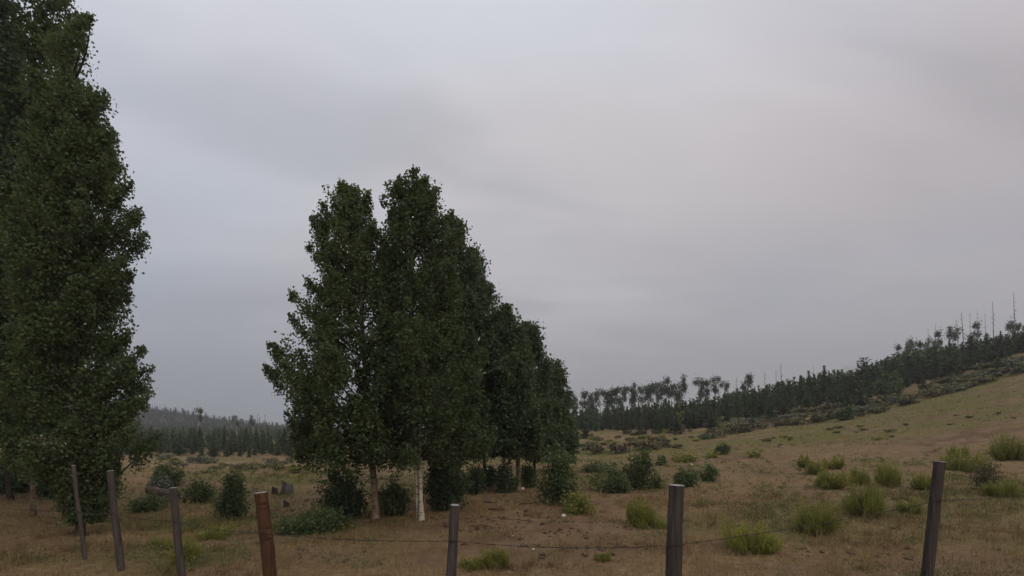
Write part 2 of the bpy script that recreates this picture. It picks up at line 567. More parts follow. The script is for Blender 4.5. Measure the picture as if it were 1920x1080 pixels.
# ------------------------------------------------------------------ broadleaf tree builder
def curve_path(p0, p1, n, bend=0.0, g=rng):
    p0, p1 = np.array(p0, float), np.array(p1, float)
    t = np.linspace(0, 1, n)[:, None]
    L = np.linalg.norm(p1 - p0)
    w = np.zeros((n, 3))
    for k in (1, 2, 3):
        ph = g.uniform(0, 6.28, 2)
        w[:, 0] += np.sin(t[:, 0] * 3.1 * k + ph[0]) * bend * L / k
        w[:, 1] += np.sin(t[:, 0] * 3.1 * k + ph[1]) * bend * L / k
    w -= w[:1]
    w -= w[-1:] * t
    return p0 + (p1 - p0) * t + w


def aspen(name, label, base, height, lean, env, leafn, lsize=0.062, trunk_r=0.07, trunks=1, crown_lo=0.2, bark='bark_white', leaf='aspen_leaf',
          group=None, seed=1, nbranch=40, cat='tree', twin=0.11, cl_r=0.17, spurs=(), rscale=1.08):
    """env: list of (height fraction, radius to the left, radius to the right) in metres; lean = top offset (x,y)."""
    g = np.random.default_rng(seed)
    root = link(name, None, None, label, cat, group)
    root.location = base
    tp = curve_path((0, 0, -0.12), (lean[0], lean[1], height), 16, 0.012, g)
    eh, el, er = (np.array(k) for k in zip(*env))
    el, er = el * 1.08, er * rscale
    leafn = int(leafn * 1.7)
    nbranch = int(nbranch * 1.15)
    tp = np.vstack([tp[:1], tp[:1] + (tp[1:2] - tp[:1]) * 0.45, tp[1:]])
    th = tp[:, 2] / height
    rad = trunk_r * np.clip(1 - th, 0.04, 1) ** 0.8
    rad[:2] *= np.array([1.9, 1.25])
    v, q, t3 = tube(tp, rad, 9)
    v[:, :2] += g.normal(size=(len(v), 2)) * trunk_r * 0.05
    link('trunk', make_mesh('trunk', v, [q, t3], M[bark], smooth=True), root)
    for k in range(1, trunks):
        tp2 = curve_path((-twin, 0.10, -0.12), (lean[0] * 0.6 - 0.25, lean[1] + 0.2, height * 0.86), 14, 0.014, g)
        v, q, t3 = tube(tp2, trunk_r * 0.72 * np.clip(1 - tp2[:, 2] / height, 0.04, 1) ** 0.8, 8)
        link('trunk', make_mesh('trunk', v, [q, t3], M[bark], smooth=True), root)
    cl, bp, crad = [], [], []

    def tr_at(z):
        return np.array([np.interp(z, tp[:, 2], tp[:, j]) for j in range(3)])

    def env_r(hf, az):
        l_, r_ = np.interp(hf, eh, el), np.interp(hf, eh, er)
        c_ = math.cos(az)
        return l_ * max(0, -c_) ** 2 + r_ * max(0, c_) ** 2 + 0.5 * (l_ + r_) * math.sin(az) ** 2

    def lobe(tip, ln, wd, out, n):
        ax = np.array([out[0] * 0.62, out[1] * 0.62, 0.80])
        ax /= np.linalg.norm(ax)
        root_h = max(crown_lo * 0.95 * height, tip[2] - 0.75 * math.hypot(tip[0] - tr_at(tip[2])[0], tip[1] - tr_at(tip[2])[1]) - 0.3)
        o = tr_at(root_h)
        mid = (o + tip) / 2 + np.array([out[0], out[1], -0.5]) * 0.10 * np.linalg.norm(tip - o)
        s_ = np.linspace(0, 1, 7)[:, None]
        bp.append(tube((1 - s_) ** 2 * o + 2 * s_ * (1 - s_) * mid + s_ ** 2 * tip, np.linspace(0.022, 0.004, 7) * min(1.2, max(0.5, np.linalg.norm(tip - o))), 5, False))
        for _ in range(n):
            q_ = g.random() ** 0.8
            w_ = wd * (q_ ** 0.55) * (1.1 - 0.35 * q_)
            off = g.normal(size=3)
            off -= ax * off.dot(ax)
            off *= math.sqrt(g.random()) * w_ / (np.linalg.norm(off) + 1e-6)
            cl.append(tip - ax * ln * q_ + off - np.array([0, 0, 0.04]))
            crad.append(cl_r * g.uniform(0.6, 1.0) * (0.55 + 0.6 * q_))
        cl.append(tip.copy())
        crad.append(cl_r * 0.45)

    for i in range(nbranch):
        hf = min(crown_lo + (1 - crown_lo) * (i + g.random()) / nbranch, 0.99)
        az = i * 2.39996 + g.normal() * 0.3
        r0 = env_r(hf, az)
        r_ = max(0.06, r0 * g.uniform(0.64, 1.15))
        ctr = tr_at(hf * height)
        out = (math.cos(az), math.sin(az))
        tip = ctr + np.array([out[0] * r_, out[1] * r_, 0])
        ln = np.clip(0.45 * r0 + 0.22, 0.3, 1.25) * g.uniform(0.8, 1.25)
        wd = np.clip(0.24 * r0 + 0.05, 0.08, 0.42) * g.uniform(0.8, 1.25)
        lobe(tip, ln, wd, out, int(9 + 26 * ln * wd / 0.35))
    for tx, tz, ln, wd, dy in spurs:
        tip = np.array([tx, dy, tz])
        lobe(tip, ln, wd, (np.sign(tx - tr_at(tz)[0]) * (1.35 if ln > 0.6 else 0.5), 0.0), int(12 + 60 * ln * wd))
    nin = int(nbranch * 7)
    for i in range(nin):
        hf = crown_lo + (0.96 - crown_lo) * g.random()
        az = g.uniform(0, 6.283)
        rr = env_r(hf, az) * 0.86 * math.sqrt(g.random())
        cl.append(tr_at(hf * height) + np.array([math.cos(az) * rr, math.sin(az) * rr, 0.03]))
        crad.append(cl_r * g.uniform(0.9, 1.4))
    lowz = crown_lo * height * 0.97
    cl, crad = np.array(cl), np.array(crad)
    v, fs = join(bp)
    link('branches', make_mesh('branches', v, fs, M['bark_dark'] if bark != 'ridge_bark' else M[bark]), root)
    idx = g.integers(0, len(cl), leafn)
    off = np.clip(g.normal(size=(leafn, 3)) * 0.55, -0.9, 0.9)
    c = cl[idx] + off * crad[idx][:, None] * np.array([1, 1, 1.15])
    c = c[c[:, 2] > lowz * g.uniform(0.8, 1.1, leafn)]
    idx = idx[:len(c)]
    leafn = len(c)
    tone = np.clip(g.normal(0.5, 0.16, leafn) + (g.random(len(cl)) - 0.5)[idx] * 0.35, 0, 1)
    v, f = leaf_quads(c, lsize * g.uniform(0.65, 1.2, leafn), g, 1.1)
    link('crown', make_mesh('crown', v, [f], M[leaf], {'tone': np.repeat(tone, 4)}), root)
    return root


def px2m(n, d):
    return n * d / FPX


GA = 'aspens in the clump at the centre'
# tree A: left crown of the central clump
b = hit(705, 974); d = b[1]; k = d / FPX
aspen('aspen_tree', 'left aspen of the central clump with brown mottled trunk and long left limbs', b, 630 * k, (-58 * k, 0.1),
      [(0.10, 60 * k, 40 * k), (0.17, 125 * k, 80 * k), (0.28, 140 * k, 90 * k), (0.36, 130 * k, 95 * k), (0.46, 165 * k, 95 * k), (0.52, 165 * k, 100 * k), (0.56, 110 * k, 95 * k),
       (0.62, 118 * k, 95 * k), (0.645, 118 * k, 95 * k), (0.665, 55 * k, 90 * k), (0.72, 80 * k, 85 * k), (0.80, 66 * k, 70 * k), (0.88, 56 * k, 48 * k), (0.95, 36 * k, 30 * k), (1, 6 * k, 6 * k)],
      52000, 0.054, 0.075, 1, 0.175, 'bark_brown', 'aspen_leaf', GA, 11, 56, spurs=[((tx - 705) * k, (974 - ty) * k, l * k, w * k, dy) for tx, ty, l, w, dy in ((502, 644, 120, 26, 0.1), (512, 690, 90, 22, -0.3), (545, 548, 90, 20, 0.0), (538, 590, 80, 18, 0.2), (534, 775, 80, 24, 0.1), (590, 405, 46, 16, 0), (576, 525, 70, 20, 0), (600, 378, 50, 14, 0.1), (690, 362, 50, 16, 0), (640, 342, 60, 16, 0), (663, 348, 50, 14, .1), (582, 465, 60, 18, -.1), (560, 845, 60, 24, -.1))])
# tree B: the tallest, twin pale trunks
b = hit(791, 977); d = b[1]; k = d / FPX
aspen('aspen_tree', 'tallest aspen of the central clump, on twin pale cream trunks', b, 655 * k, (-12 * k, 0.25),
      [(0.14, 60 * k, 60 * k), (0.19, 115 * k, 115 * k), (0.32, 120 * k, 130 * k), (0.5, 100 * k, 115 * k), (0.66, 80 * k, 92 * k), (0.8, 62 * k, 80 * k), (0.86, 55 * k, 62 * k),
       (0.905, 62 * k, 44 * k), (0.93, 34 * k, 40 * k), (0.96, 28 * k, 28 * k), (1, 5 * k, 5 * k)],
      50000, 0.054, 0.052, 2, 0.185, 'bark_white', 'aspen_leaf', GA, 23, 52, spurs=[((tx - 791) * k, (977 - ty) * k, l * k, w * k, dy) for tx, ty, l, w, dy in ((718, 372, 56, 16, 0.0), (730, 400, 60, 18, 0.1), (748, 336, 40, 12, 0), (820, 358, 60, 14, 0), (780, 320, 60, 14, 0), (798, 332, 50, 12, 0.1), (845, 396, 70, 18, 0.1), (866, 425, 70, 16, 0.2))])
# tree C
b = hit(862, 924); d = b[1]; k = d / FPX
aspen('aspen_tree', 'aspen just right of the tallest one, thin pale trunk behind it', b, 525 * k, (-14 * k, 0.1),
      [(0.12, 90 * k, 80 * k), (0.3, 120 * k, 105 * k), (0.5, 110 * k, 95 * k), (0.7, 80 * k, 76 * k), (0.82, 55 * k, 50 * k), (0.9, 35 * k, 32 * k), (0.96, 20 * k, 20 * k), (1, 4 * k, 4 * k)],
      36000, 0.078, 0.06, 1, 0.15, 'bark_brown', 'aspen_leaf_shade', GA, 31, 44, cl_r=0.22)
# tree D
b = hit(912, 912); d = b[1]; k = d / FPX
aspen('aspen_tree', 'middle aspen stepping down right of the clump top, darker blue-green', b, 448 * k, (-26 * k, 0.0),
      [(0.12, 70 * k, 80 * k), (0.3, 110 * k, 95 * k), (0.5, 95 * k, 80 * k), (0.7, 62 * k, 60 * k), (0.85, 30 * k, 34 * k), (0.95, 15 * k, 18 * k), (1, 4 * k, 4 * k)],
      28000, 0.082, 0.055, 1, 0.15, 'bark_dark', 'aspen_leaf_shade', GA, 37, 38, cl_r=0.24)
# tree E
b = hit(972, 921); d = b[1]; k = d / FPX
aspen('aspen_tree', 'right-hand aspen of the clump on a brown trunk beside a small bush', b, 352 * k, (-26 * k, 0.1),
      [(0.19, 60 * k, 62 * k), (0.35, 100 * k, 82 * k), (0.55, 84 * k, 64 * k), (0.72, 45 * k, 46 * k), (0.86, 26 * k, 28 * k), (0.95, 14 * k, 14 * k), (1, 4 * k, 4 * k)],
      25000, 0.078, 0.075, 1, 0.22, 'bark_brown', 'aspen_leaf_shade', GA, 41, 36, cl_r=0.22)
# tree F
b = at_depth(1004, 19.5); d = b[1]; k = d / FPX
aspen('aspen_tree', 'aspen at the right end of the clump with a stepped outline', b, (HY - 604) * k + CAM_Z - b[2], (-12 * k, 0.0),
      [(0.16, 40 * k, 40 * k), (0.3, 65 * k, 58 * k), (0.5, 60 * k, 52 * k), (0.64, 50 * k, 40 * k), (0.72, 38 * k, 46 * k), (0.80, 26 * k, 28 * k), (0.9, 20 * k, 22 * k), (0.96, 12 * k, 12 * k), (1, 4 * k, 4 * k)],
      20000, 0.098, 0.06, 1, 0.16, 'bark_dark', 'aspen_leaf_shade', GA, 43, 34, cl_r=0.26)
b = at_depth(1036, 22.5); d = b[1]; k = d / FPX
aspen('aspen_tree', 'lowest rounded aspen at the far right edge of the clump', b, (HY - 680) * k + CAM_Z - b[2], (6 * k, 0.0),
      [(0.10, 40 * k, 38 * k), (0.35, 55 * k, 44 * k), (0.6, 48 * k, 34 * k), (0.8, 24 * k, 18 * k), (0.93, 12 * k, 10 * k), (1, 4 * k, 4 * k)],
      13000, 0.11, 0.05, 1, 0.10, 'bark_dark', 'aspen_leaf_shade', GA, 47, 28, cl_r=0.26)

# left foreground aspens
GL = 'tall aspens at the left edge'
b = hit(150, 1003); d = b[1]; k = d / FPX
aspen('aspen_tree', 'nearest left aspen with foliage down to the grass behind the fence posts', b, 880 * k, (-30 * k, 0.2),
      [(0.0, 20 * k, 40 * k), (0.06, 14 * k, 66 * k), (0.12, 30 * k, 88 * k), (0.16, 70 * k, 105 * k), (0.2, 120 * k, 122 * k), (0.3, 120 * k, 126 * k), (0.36, 120 * k, 122 * k), (0.43, 120 * k, 100 * k),
       (0.56, 115 * k, 104 * k), (0.68, 110 * k, 112 * k), (0.76, 100 * k, 104 * k), (0.83, 90 * k, 82 * k), (0.92, 80 * k, 72 * k), (0.97, 60 * k, 66 * k), (1, 20 * k, 30 * k)],
      68000, 0.050, 0.06, 1, 0.03, 'bark_dark', 'aspen_leaf', GL, 53, 76, rscale=0.80, spurs=[((tx - 150) * k, (1003 - ty) * k, l * k, w * k, dy) for tx, ty, l, w, dy in ((186, 50, 80, 24, -0.2), (150, 36, 80, 22, 0), (212, 308, 80, 20, -0.2), (243, 342, 70, 20, 0), (242, 400, 70, 20, 0.2), (246, 493, 90, 22, -0.2), (266, 655, 90, 22, 0), (272, 735, 80, 22, 0.1), (266, 800, 80, 24, -.2), (205, 245, 90, 26, 0))])
b = hit(62, 968); d = b[1]; k = d / FPX
aspen('aspen_tree', 'tallest left aspen on a thin reddish trunk, its top above the picture', b, 1120 * k, (-5 * k, 0.3),
      [(0.12, 60 * k, 60 * k), (0.2, 110 * k, 100 * k), (0.4, 130 * k, 120 * k), (0.6, 110 * k, 115 * k), (0.76, 95 * k, 100 * k), (0.84, 80 * k, 66 * k), (0.95, 40 * k, 36 * k), (1, 5 * k, 5 * k)],
      42000, 0.074, 0.045, 1, 0.16, 'bark_brown', 'aspen_leaf', GL, 59, 70, cl_r=0.2)
b = at_depth(-40, 11.0); d = b[1]; k = d / FPX
aspen('aspen_tree', 'leftmost aspen, half cut off by the left edge of the picture', b, 1080 * k, (0, 0.0),
      [(0.1, 60 * k, 60 * k), (0.2, 120 * k, 120 * k), (0.5, 120 * k, 120 * k), (0.8, 90 * k, 80 * k), (1, 5 * k, 5 * k)],
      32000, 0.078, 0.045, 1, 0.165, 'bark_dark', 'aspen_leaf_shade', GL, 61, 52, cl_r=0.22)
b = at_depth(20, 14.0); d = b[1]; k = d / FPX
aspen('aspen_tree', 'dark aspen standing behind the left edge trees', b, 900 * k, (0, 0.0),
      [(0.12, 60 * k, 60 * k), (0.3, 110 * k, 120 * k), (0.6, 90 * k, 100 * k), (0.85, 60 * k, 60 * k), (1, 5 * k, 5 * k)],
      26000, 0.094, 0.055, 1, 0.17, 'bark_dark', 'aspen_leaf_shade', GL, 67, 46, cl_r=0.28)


# ------------------------------------------------------------------ leafy bushes and saplings
def bush(name, label, px, py, wpx, hpx, leafn=2600, lsize=0.05, leaf='bush_leaf', group=None, seed=1, stems=7, lo=0.12, cat='bush', depth=None, shape='round'):
    g = np.random.default_rng(seed)
    b = hit(px, py) if depth is None else at_depth(px, depth)
    k = b[1] / FPX
    w, h = wpx * k / 2, hpx * k
    leafn = int(leafn * 0.85)
    root = link(name, None, None, label, cat, group)
    root.location = b
    st, cl = [], []
    for i in range(stems):
        az = g.uniform(0, 6.28)
        rr = g.uniform(0.1, 1.1)
        hh = h * (1 - 0.4 * rr ** 2) * g.uniform(0.55, 1.04)
        if shape == 'cone':
            hh = h * (1.02 - 0.75 * rr)
        tip = np.array([math.cos(az) * w * rr, math.sin(az) * w * rr, hh])
        p0 = np.array([math.cos(az) * w * 0.1, math.sin(az) * w * 0.1, -0.06])
        mid = (p0 + tip) / 2 + np.array([math.cos(az), math.sin(az), 0.0]) * w * 0.1
        s = np.linspace(0, 1, 6)[:, None]
        pth = (1 - s) ** 2 * p0 + 2 * s * (1 - s) * mid + s ** 2 * tip
        st.append(tube(pth, np.linspace(0.016, 0.004, 6) * min(1.4, max(0.5, h)), 5, False))
        for sk in np.concatenate([[1.0], g.uniform(lo + 0.05, 1, 9)]):
            c0 = (1 - sk) ** 2 * p0 + 2 * sk * (1 - sk) * mid + sk ** 2 * tip
            c0 = c0 + g.normal(size=3) * np.array([w, w, h * 0.4]) * 0.28 * (1.15 - sk)
            c0[2] = max(c0[2], h * lo)
            cl.append(c0)
    v, fs = join(st)
    link('stems', make_mesh('stems', v, fs, M['bark_dark']), root)
    cl = np.array(cl)
    idx = g.integers(0, len(cl), leafn)
    c = cl[idx] + g.normal(size=(leafn, 3)) * 0.10 * max(w, 0.5 * h) ** 0.5 * 1.15
    c[:, 2] = np.maximum(c[:, 2], 0.02)
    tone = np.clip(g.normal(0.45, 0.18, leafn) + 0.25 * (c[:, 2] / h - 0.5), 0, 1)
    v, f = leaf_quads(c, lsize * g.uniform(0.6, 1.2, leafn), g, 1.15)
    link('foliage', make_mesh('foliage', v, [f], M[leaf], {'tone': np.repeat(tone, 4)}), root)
    return root


bush('aspen_sapling', 'bushy aspen sapling right of the clump, beside a low green shrub', 1042, 948, 84, 110, 3400, 0.062, seed=3, stems=12, group='aspen saplings on the meadow')
bush('green_shrub', 'low green shrub at the foot of the bushy sapling, above the white stone', 1080, 962, 56, 34, 1700, 0.045, 'rabbit', seed=4, stems=9, lo=0.1)
bush('aspen_sapling', 'wide leafy sapling, left half of the pair in mid meadow', 1152, 922, 74, 56, 2600, 0.062, seed=5, stems=12, group='aspen saplings on the meadow')
bush('aspen_sapling', 'taller dark sapling, right half of the pair in mid meadow', 1194, 917, 56, 84, 3000, 0.064, 'aspen_leaf', seed=6, stems=11, group='aspen saplings on the meadow')
bush('aspen_sapling', 'small sapling behind the thick middle fence post', 1286, 912, 60, 42, 1700, 0.06, seed=7, stems=8, group='aspen saplings on the meadow')
bush('aspen_sapling', 'small upright sapling just right of the thick middle fence post', 1330, 903, 34, 38, 1100, 0.06, seed=8, stems=6, group='aspen saplings on the meadow')
bush('leafy_bush', 'low sparse bush between the sapling pair and the fence post', 1232, 915, 40, 24, 700, 0.05, seed=9)
bush('leafy_bush', 'round dark bush alone in the right meadow', 1355, 852, 30, 18, 900, 0.09, 'aspen_leaf', seed=10)
bush('leafy_bush', 'small green bush right of the round dark meadow bush', 1413, 858, 20, 15, 500, 0.085, 'rabbit', seed=12)
bush('leafy_bush', 'pale green low bush left of the round dark meadow bush', 1330, 858, 30, 10, 500, 0.09, 'rabbit', seed=13)
bush('leafy_bush', 'long low green bush in the middle of the right meadow', 1283, 866, 50, 16, 1100, 0.085, 'rabbit', seed=14, stems=12)
bush('leafy_bush', 'small green bush left of the long low one', 1243, 872, 26, 16, 600, 0.085, 'bush_leaf', seed=15)
bush('leafy_bush', 'low leafy bush just behind the sapling pair', 1110, 885, 60, 18, 1200, 0.07, 'bush_leaf', seed=16, stems=12)
bush('leafy_bush', 'low green bush behind the saplings, left side', 1068, 893, 30, 20, 700, 0.07, 'rabbit', seed=17)
bush('willow_bush', 'big pale round willow bush at the foot of the right pine stand', 1672, 770, 62, 46, 3600, 0.20, 'willow', seed=18, stems=16, depth=57)
bush('willow_bush', 'smaller willow bush left of the big pale one, in the brush band', 1590, 788, 40, 24, 1200, 0.18, 'willow', seed=19, stems=10)
bush('aspen_sapling', 'single dark sapling in the left meadow between two posts', 439, 978, 60, 94, 3200, 0.056, 'aspen_leaf', seed=20, stems=12, lo=0.22, shape='cone', group='aspen saplings on the meadow')
bush('green_shrub', 'rounded green shrub in front of the left pines', 322, 912, 56, 46, 2200, 0.07, seed=21, stems=11)
bush('green_shrub', 'mid green shrub between the left post and the single sapling', 366, 942, 66, 44, 2200, 0.055, 'willow', seed=22, stems=11)
bush('green_shrub', 'low green shrub in front of the rotting log', 282, 958, 70, 30, 1900, 0.05, 'willow', seed=23, stems=12)
bush('sage_bush', 'pale grey-green bush behind the rotting log', 300, 915, 56, 22, 1200, 0.07, 'sage_grey', seed=24, stems=10)
bush('green_shrub', 'dark low shrub spreading under the left side of the clump', 590, 997, 110, 42, 3200, 0.05, 'bush_leaf', seed=25, stems=16)
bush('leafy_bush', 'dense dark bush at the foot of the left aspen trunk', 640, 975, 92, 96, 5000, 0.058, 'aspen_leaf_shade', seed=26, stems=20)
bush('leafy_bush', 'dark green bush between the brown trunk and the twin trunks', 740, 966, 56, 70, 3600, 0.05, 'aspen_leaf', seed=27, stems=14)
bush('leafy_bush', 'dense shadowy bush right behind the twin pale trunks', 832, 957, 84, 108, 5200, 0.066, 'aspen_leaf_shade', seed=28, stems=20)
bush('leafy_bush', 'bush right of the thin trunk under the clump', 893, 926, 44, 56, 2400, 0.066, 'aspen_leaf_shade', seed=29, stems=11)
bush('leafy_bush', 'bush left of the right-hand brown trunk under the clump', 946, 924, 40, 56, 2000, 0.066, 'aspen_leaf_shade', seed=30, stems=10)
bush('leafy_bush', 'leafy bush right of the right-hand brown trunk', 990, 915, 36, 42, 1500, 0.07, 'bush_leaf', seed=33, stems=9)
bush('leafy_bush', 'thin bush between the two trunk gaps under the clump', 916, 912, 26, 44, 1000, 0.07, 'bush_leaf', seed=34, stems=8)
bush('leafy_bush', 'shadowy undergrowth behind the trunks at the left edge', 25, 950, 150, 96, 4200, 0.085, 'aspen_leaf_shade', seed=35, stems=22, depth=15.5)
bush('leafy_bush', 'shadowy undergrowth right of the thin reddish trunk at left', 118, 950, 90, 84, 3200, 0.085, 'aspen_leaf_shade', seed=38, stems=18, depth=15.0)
bush('yellow_sapling', 'slim yellow-leaved sapling against the dark pines', 1275, 810, 24, 36, 1100, 0.20, 'yellow_leaf', seed=36, stems=7, depth=62, shape='cone')


# ------------------------------------------------------------------ rabbitbrush: fountains of upright stems
def rabbitbrush(label, px, py, wpx, hpx, n=420, seed=1, mat='rabbit', group='rabbitbrush clumps along the fence'):
    g = np.random.default_rng(seed)
    b = hit(px, py)
    k = b[1] / FPX
    w, h = wpx * k * 0.62, hpx * k * 1.2
    n = int(n * 1.5)
    root = link('rabbitbrush', None, None, label, 'shrub', group)
    root.location = b
    az, rr = g.uniform(0, 6.28, n), np.sqrt(g.random(n))
    ns = 16
    sa, sr = g.uniform(0, 6.28, ns), np.sqrt(g.uniform(0.0, 1.0, ns))
    sh = g.uniform(0.4, 1.05, ns) * (1 - 0.35 * sr ** 2)
    sh[0] = 1.0
    k7 = g.integers(0, ns, n)
    cx_, cy_ = np.cos(sa[k7]) * sr[k7] * w, np.sin(sa[k7]) * sr[k7] * w
    sw = w * g.uniform(0.16, 0.36, ns)[k7]
    base = np.stack([cx_ * 0.5 + np.cos(az) * rr * sw * 0.2, cy_ * 0.5 + np.sin(az) * rr * sw * 0.2, np.full(n, -0.05)], 1)
    hh = h * sh[k7] * (1.0 - 0.4 * rr ** 2) * (0.35 + 0.8 * g.random(n) ** 0.6)
    tip = np.stack([cx_ + np.cos(az) * rr * sw, cy_ + np.sin(az) * rr * sw, hh], 1)
    mid = (base + tip) / 2 + np.stack([np.cos(az), np.sin(az), -0.2 * np.ones(n)], 1) * (w * 0.10)
    side = np.stack([-np.sin(az + g.normal(0, 1, n)), np.cos(az + g.normal(0, 1, n)), np.zeros(n)], 1)
    wd = np.maximum(0.005, k * 0.9)
    v = np.stack([base - side * wd * 0.5, base + side * wd * 0.5, mid + side * wd * 0.6, tip, mid - side * wd * 0.6], 1).reshape(-1, 3)
    i = np.arange(n)[:, None] * 5
    tone = np.clip(np.repeat(g.normal(0.42, 0.15, n), 5).reshape(n, 5) + np.array([-0.2, -0.2, 0.0, 0.15, 0.0]), 0, 1)
    link('stems', make_mesh('stems', v, [np.hstack([i, i + 1, i + 2, i + 4]), np.hstack([i + 4, i + 2, i + 3])], M[mat], {'tone': tone.ravel()}), root)
    ln = n * 4
    j = g.integers(0, n, ln)
    s = g.uniform(0.45, 1.02, ln)[:, None]
    c = (1 - s) ** 2 * base[j] + 2 * s * (1 - s) * mid[j] + s ** 2 * tip[j] + g.normal(size=(ln, 3)) * 0.012
    v, f = leaf_quads(c, np.maximum(0.012, k * 1.1), g, 3.2, (tip - base)[j] / h)
    tone = np.clip(g.normal(0.35, 0.12, ln) + 0.35 * (s[:, 0] - 0.5) + (s[:, 0] > 0.9) * 0.2, 0, 1)
    link('leaves', make_mesh('leaves', v, [f], M[mat], {'tone': np.repeat(tone, 4)}), root)


for a in ((('rabbitbrush with bright yellow-green tips left of the middle post'), 1196, 984, 58, 56, 520, 71),
          ('low shaded rabbitbrush at the foot of the bright-tipped clump', 1225, 990, 70, 22, 420, 72),
          ('small upright rabbitbrush below the barbed wire', 930, 1062, 40, 38, 420, 73),
          ('low thin rabbitbrush left of the one below the wire', 890, 1066, 40, 20, 260, 74),
          ('rabbitbrush clump nearest the frame bottom, right of the middle post', 1408, 1034, 84, 66, 620, 75),
          ('wide bright rabbitbrush in the right foreground', 1526, 1000, 74, 58, 620, 76),
          ('largest bright green rabbitbrush of the right foreground', 1632, 968, 70, 66, 680, 77),
          ('pale rabbitbrush behind the largest one, on its left', 1556, 916, 48, 42, 480, 78),
          ('dark-footed rabbitbrush upslope between two pale clumps', 1606, 910, 34, 34, 420, 79),
          ('tall rabbitbrush upslope right of the largest clump', 1664, 912, 44, 46, 480, 80),
          ('small dark green rabbitbrush, left of a row of three upslope', 1507, 876, 20, 24, 300, 81),
          ('pale thin rabbitbrush, middle of a row of three upslope', 1527, 890, 26, 28, 320, 82),
          ('rounded green rabbitbrush, right of a row of three upslope', 1564, 880, 30, 26, 360, 83),
          ('bright rabbitbrush just right of the rightmost post', 1803, 884, 60, 44, 560, 84),
          ('upper rabbitbrush right of the rightmost post', 1792, 858, 32, 26, 320, 85),
          ('yellow-green rabbitbrush at the right frame edge', 1898, 862, 60, 52, 560, 86),
          ('low rabbitbrush below the grey sagebrush at right', 1876, 930, 46, 36, 420, 87),
          ('small rabbitbrush left of the rightmost post', 1735, 918, 40, 32, 380, 88),
          ('rabbitbrush left of the rightmost post, lower down', 1705, 962, 36, 28, 340, 89),
          ('short rabbitbrush below the wire near the middle post', 1130, 1052, 26, 16, 200, 90),
          ('green tuft shrub right of the left thin post', 352, 1054, 56, 44, 480, 91),
          ('low green tuft shrub below the single dark sapling', 405, 1010, 60, 26, 420, 92),
          ('pale green tuft shrub at the foot of the left trees', 305, 1030, 40, 26, 300, 93)):
    rabbitbrush(a[0], *a[1:6], seed=a[6])
bush('sage_bush', 'dark twiggy sagebrush right of the rightmost post', 1850, 920, 54, 58, 2600, 0.03, 'sage_brown', seed=94, stems=16)


# ------------------------------------------------------------------ sagebrush band and brush at the forest foot
def low_brush_mesh(seed, mat, n=260, w=0.75, h=0.62):
    g = np.random.default_rng(seed)
    nl = 9
    lob = np.stack([g.normal(0, 0.42 * w, nl), g.normal(0, 0.42 * w, nl), g.uniform(0.25, 0.75, nl) * h], 1)
    i = g.integers(0, nl, n)
    off = g.normal(size=(n, 3))
    off /= np.linalg.norm(off, axis=1, keepdims=True)
    c = lob[i] + off * (g.random((n, 1)) ** 0.4) * np.array([0.42 * w, 0.42 * w, 0.36 * h])
    c[:, 2] = np.abs(c[:, 2])
    v, f = leaf_quads(c, g.uniform(0.08, 0.19, n), g, 1.5)
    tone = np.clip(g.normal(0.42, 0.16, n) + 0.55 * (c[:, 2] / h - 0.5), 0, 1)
    return make_mesh('brush', v, [f], M[mat], {'tone': np.repeat(tone, 4)})


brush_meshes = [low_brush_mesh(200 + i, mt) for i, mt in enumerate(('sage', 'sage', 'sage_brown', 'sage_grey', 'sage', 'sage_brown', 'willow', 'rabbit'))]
BR = np.random.default_rng(77)


def brush(px, py, size, label, group, pick=None):
    b = hit(px, py)
    pick = int(BR.integers(0, 6)) if pick is None else int(pick)
    tint = ('olive', 'olive', 'brown', 'grey-green', 'olive', 'brown', 'leafy green', 'yellow-green')[pick]
    label = label.replace('TINT', tint).replace('SIZE', 'large' if size > 26 else 'mid-sized' if size > 18 else 'small')
    where = [w_ for lim, w_ in ((1450, 'left of the willows'), (1590, 'just left of the smaller willow'), (1672, 'between the willows'), (1800, 'right of the big willow'), (9999, 'near the right edge')) if px < lim][0]
    label = label.replace('WHERE', where)
    o = link('sagebrush', brush_meshes[pick], None, label, 'shrub', group)
    o.location = b
    o.rotation_euler = (0, 0, BR.uniform(0, 6.28))
    k = b[1] / FPX * size / 1.6
    o.scale = (k * BR.uniform(0.9, 1.3), k * BR.uniform(0.9, 1.3), k * BR.uniform(0.8, 1.1))


def line(pts, x):
    xs, ys = zip(*pts)
    return float(np.interp(x, xs, ys))


EDGE_LO = [(1060, 838), (1160, 835), (1300, 824), (1340, 820), (1450, 806), (1560, 792), (1640, 780), (1720, 762), (1800, 735), (1920, 700)]
EDGE_HI = [(1060, 818), (1160, 812), (1300, 798), (1450, 780), (1560, 765), (1640, 752), (1720, 735), (1800, 705), (1920, 672)]
for i in range(150):
    px = BR.uniform(1340, 1930)
    t = BR.random()
    py = line(EDGE_LO, px) * (1 - t) + line(EDGE_HI, px) * t
    brush(px, py - 1, BR.uniform(18, 42), 'SIZE TINT sagebrush in the band below the right pines, WHERE', 'sagebrush along the pine stand')
for i in range(70):
    px = BR.uniform(1050, 1345)
    t = BR.random()
    py = line(EDGE_LO, px) * (1 - t) + line(EDGE_HI, px) * t + 4
    brush(px, py, BR.uniform(9, 24), 'SIZE TINT sagebrush scattered on the flat between the clump and the pines', 'sagebrush right of the clump', BR.choice([0, 1, 2, 5, 6, 7]))
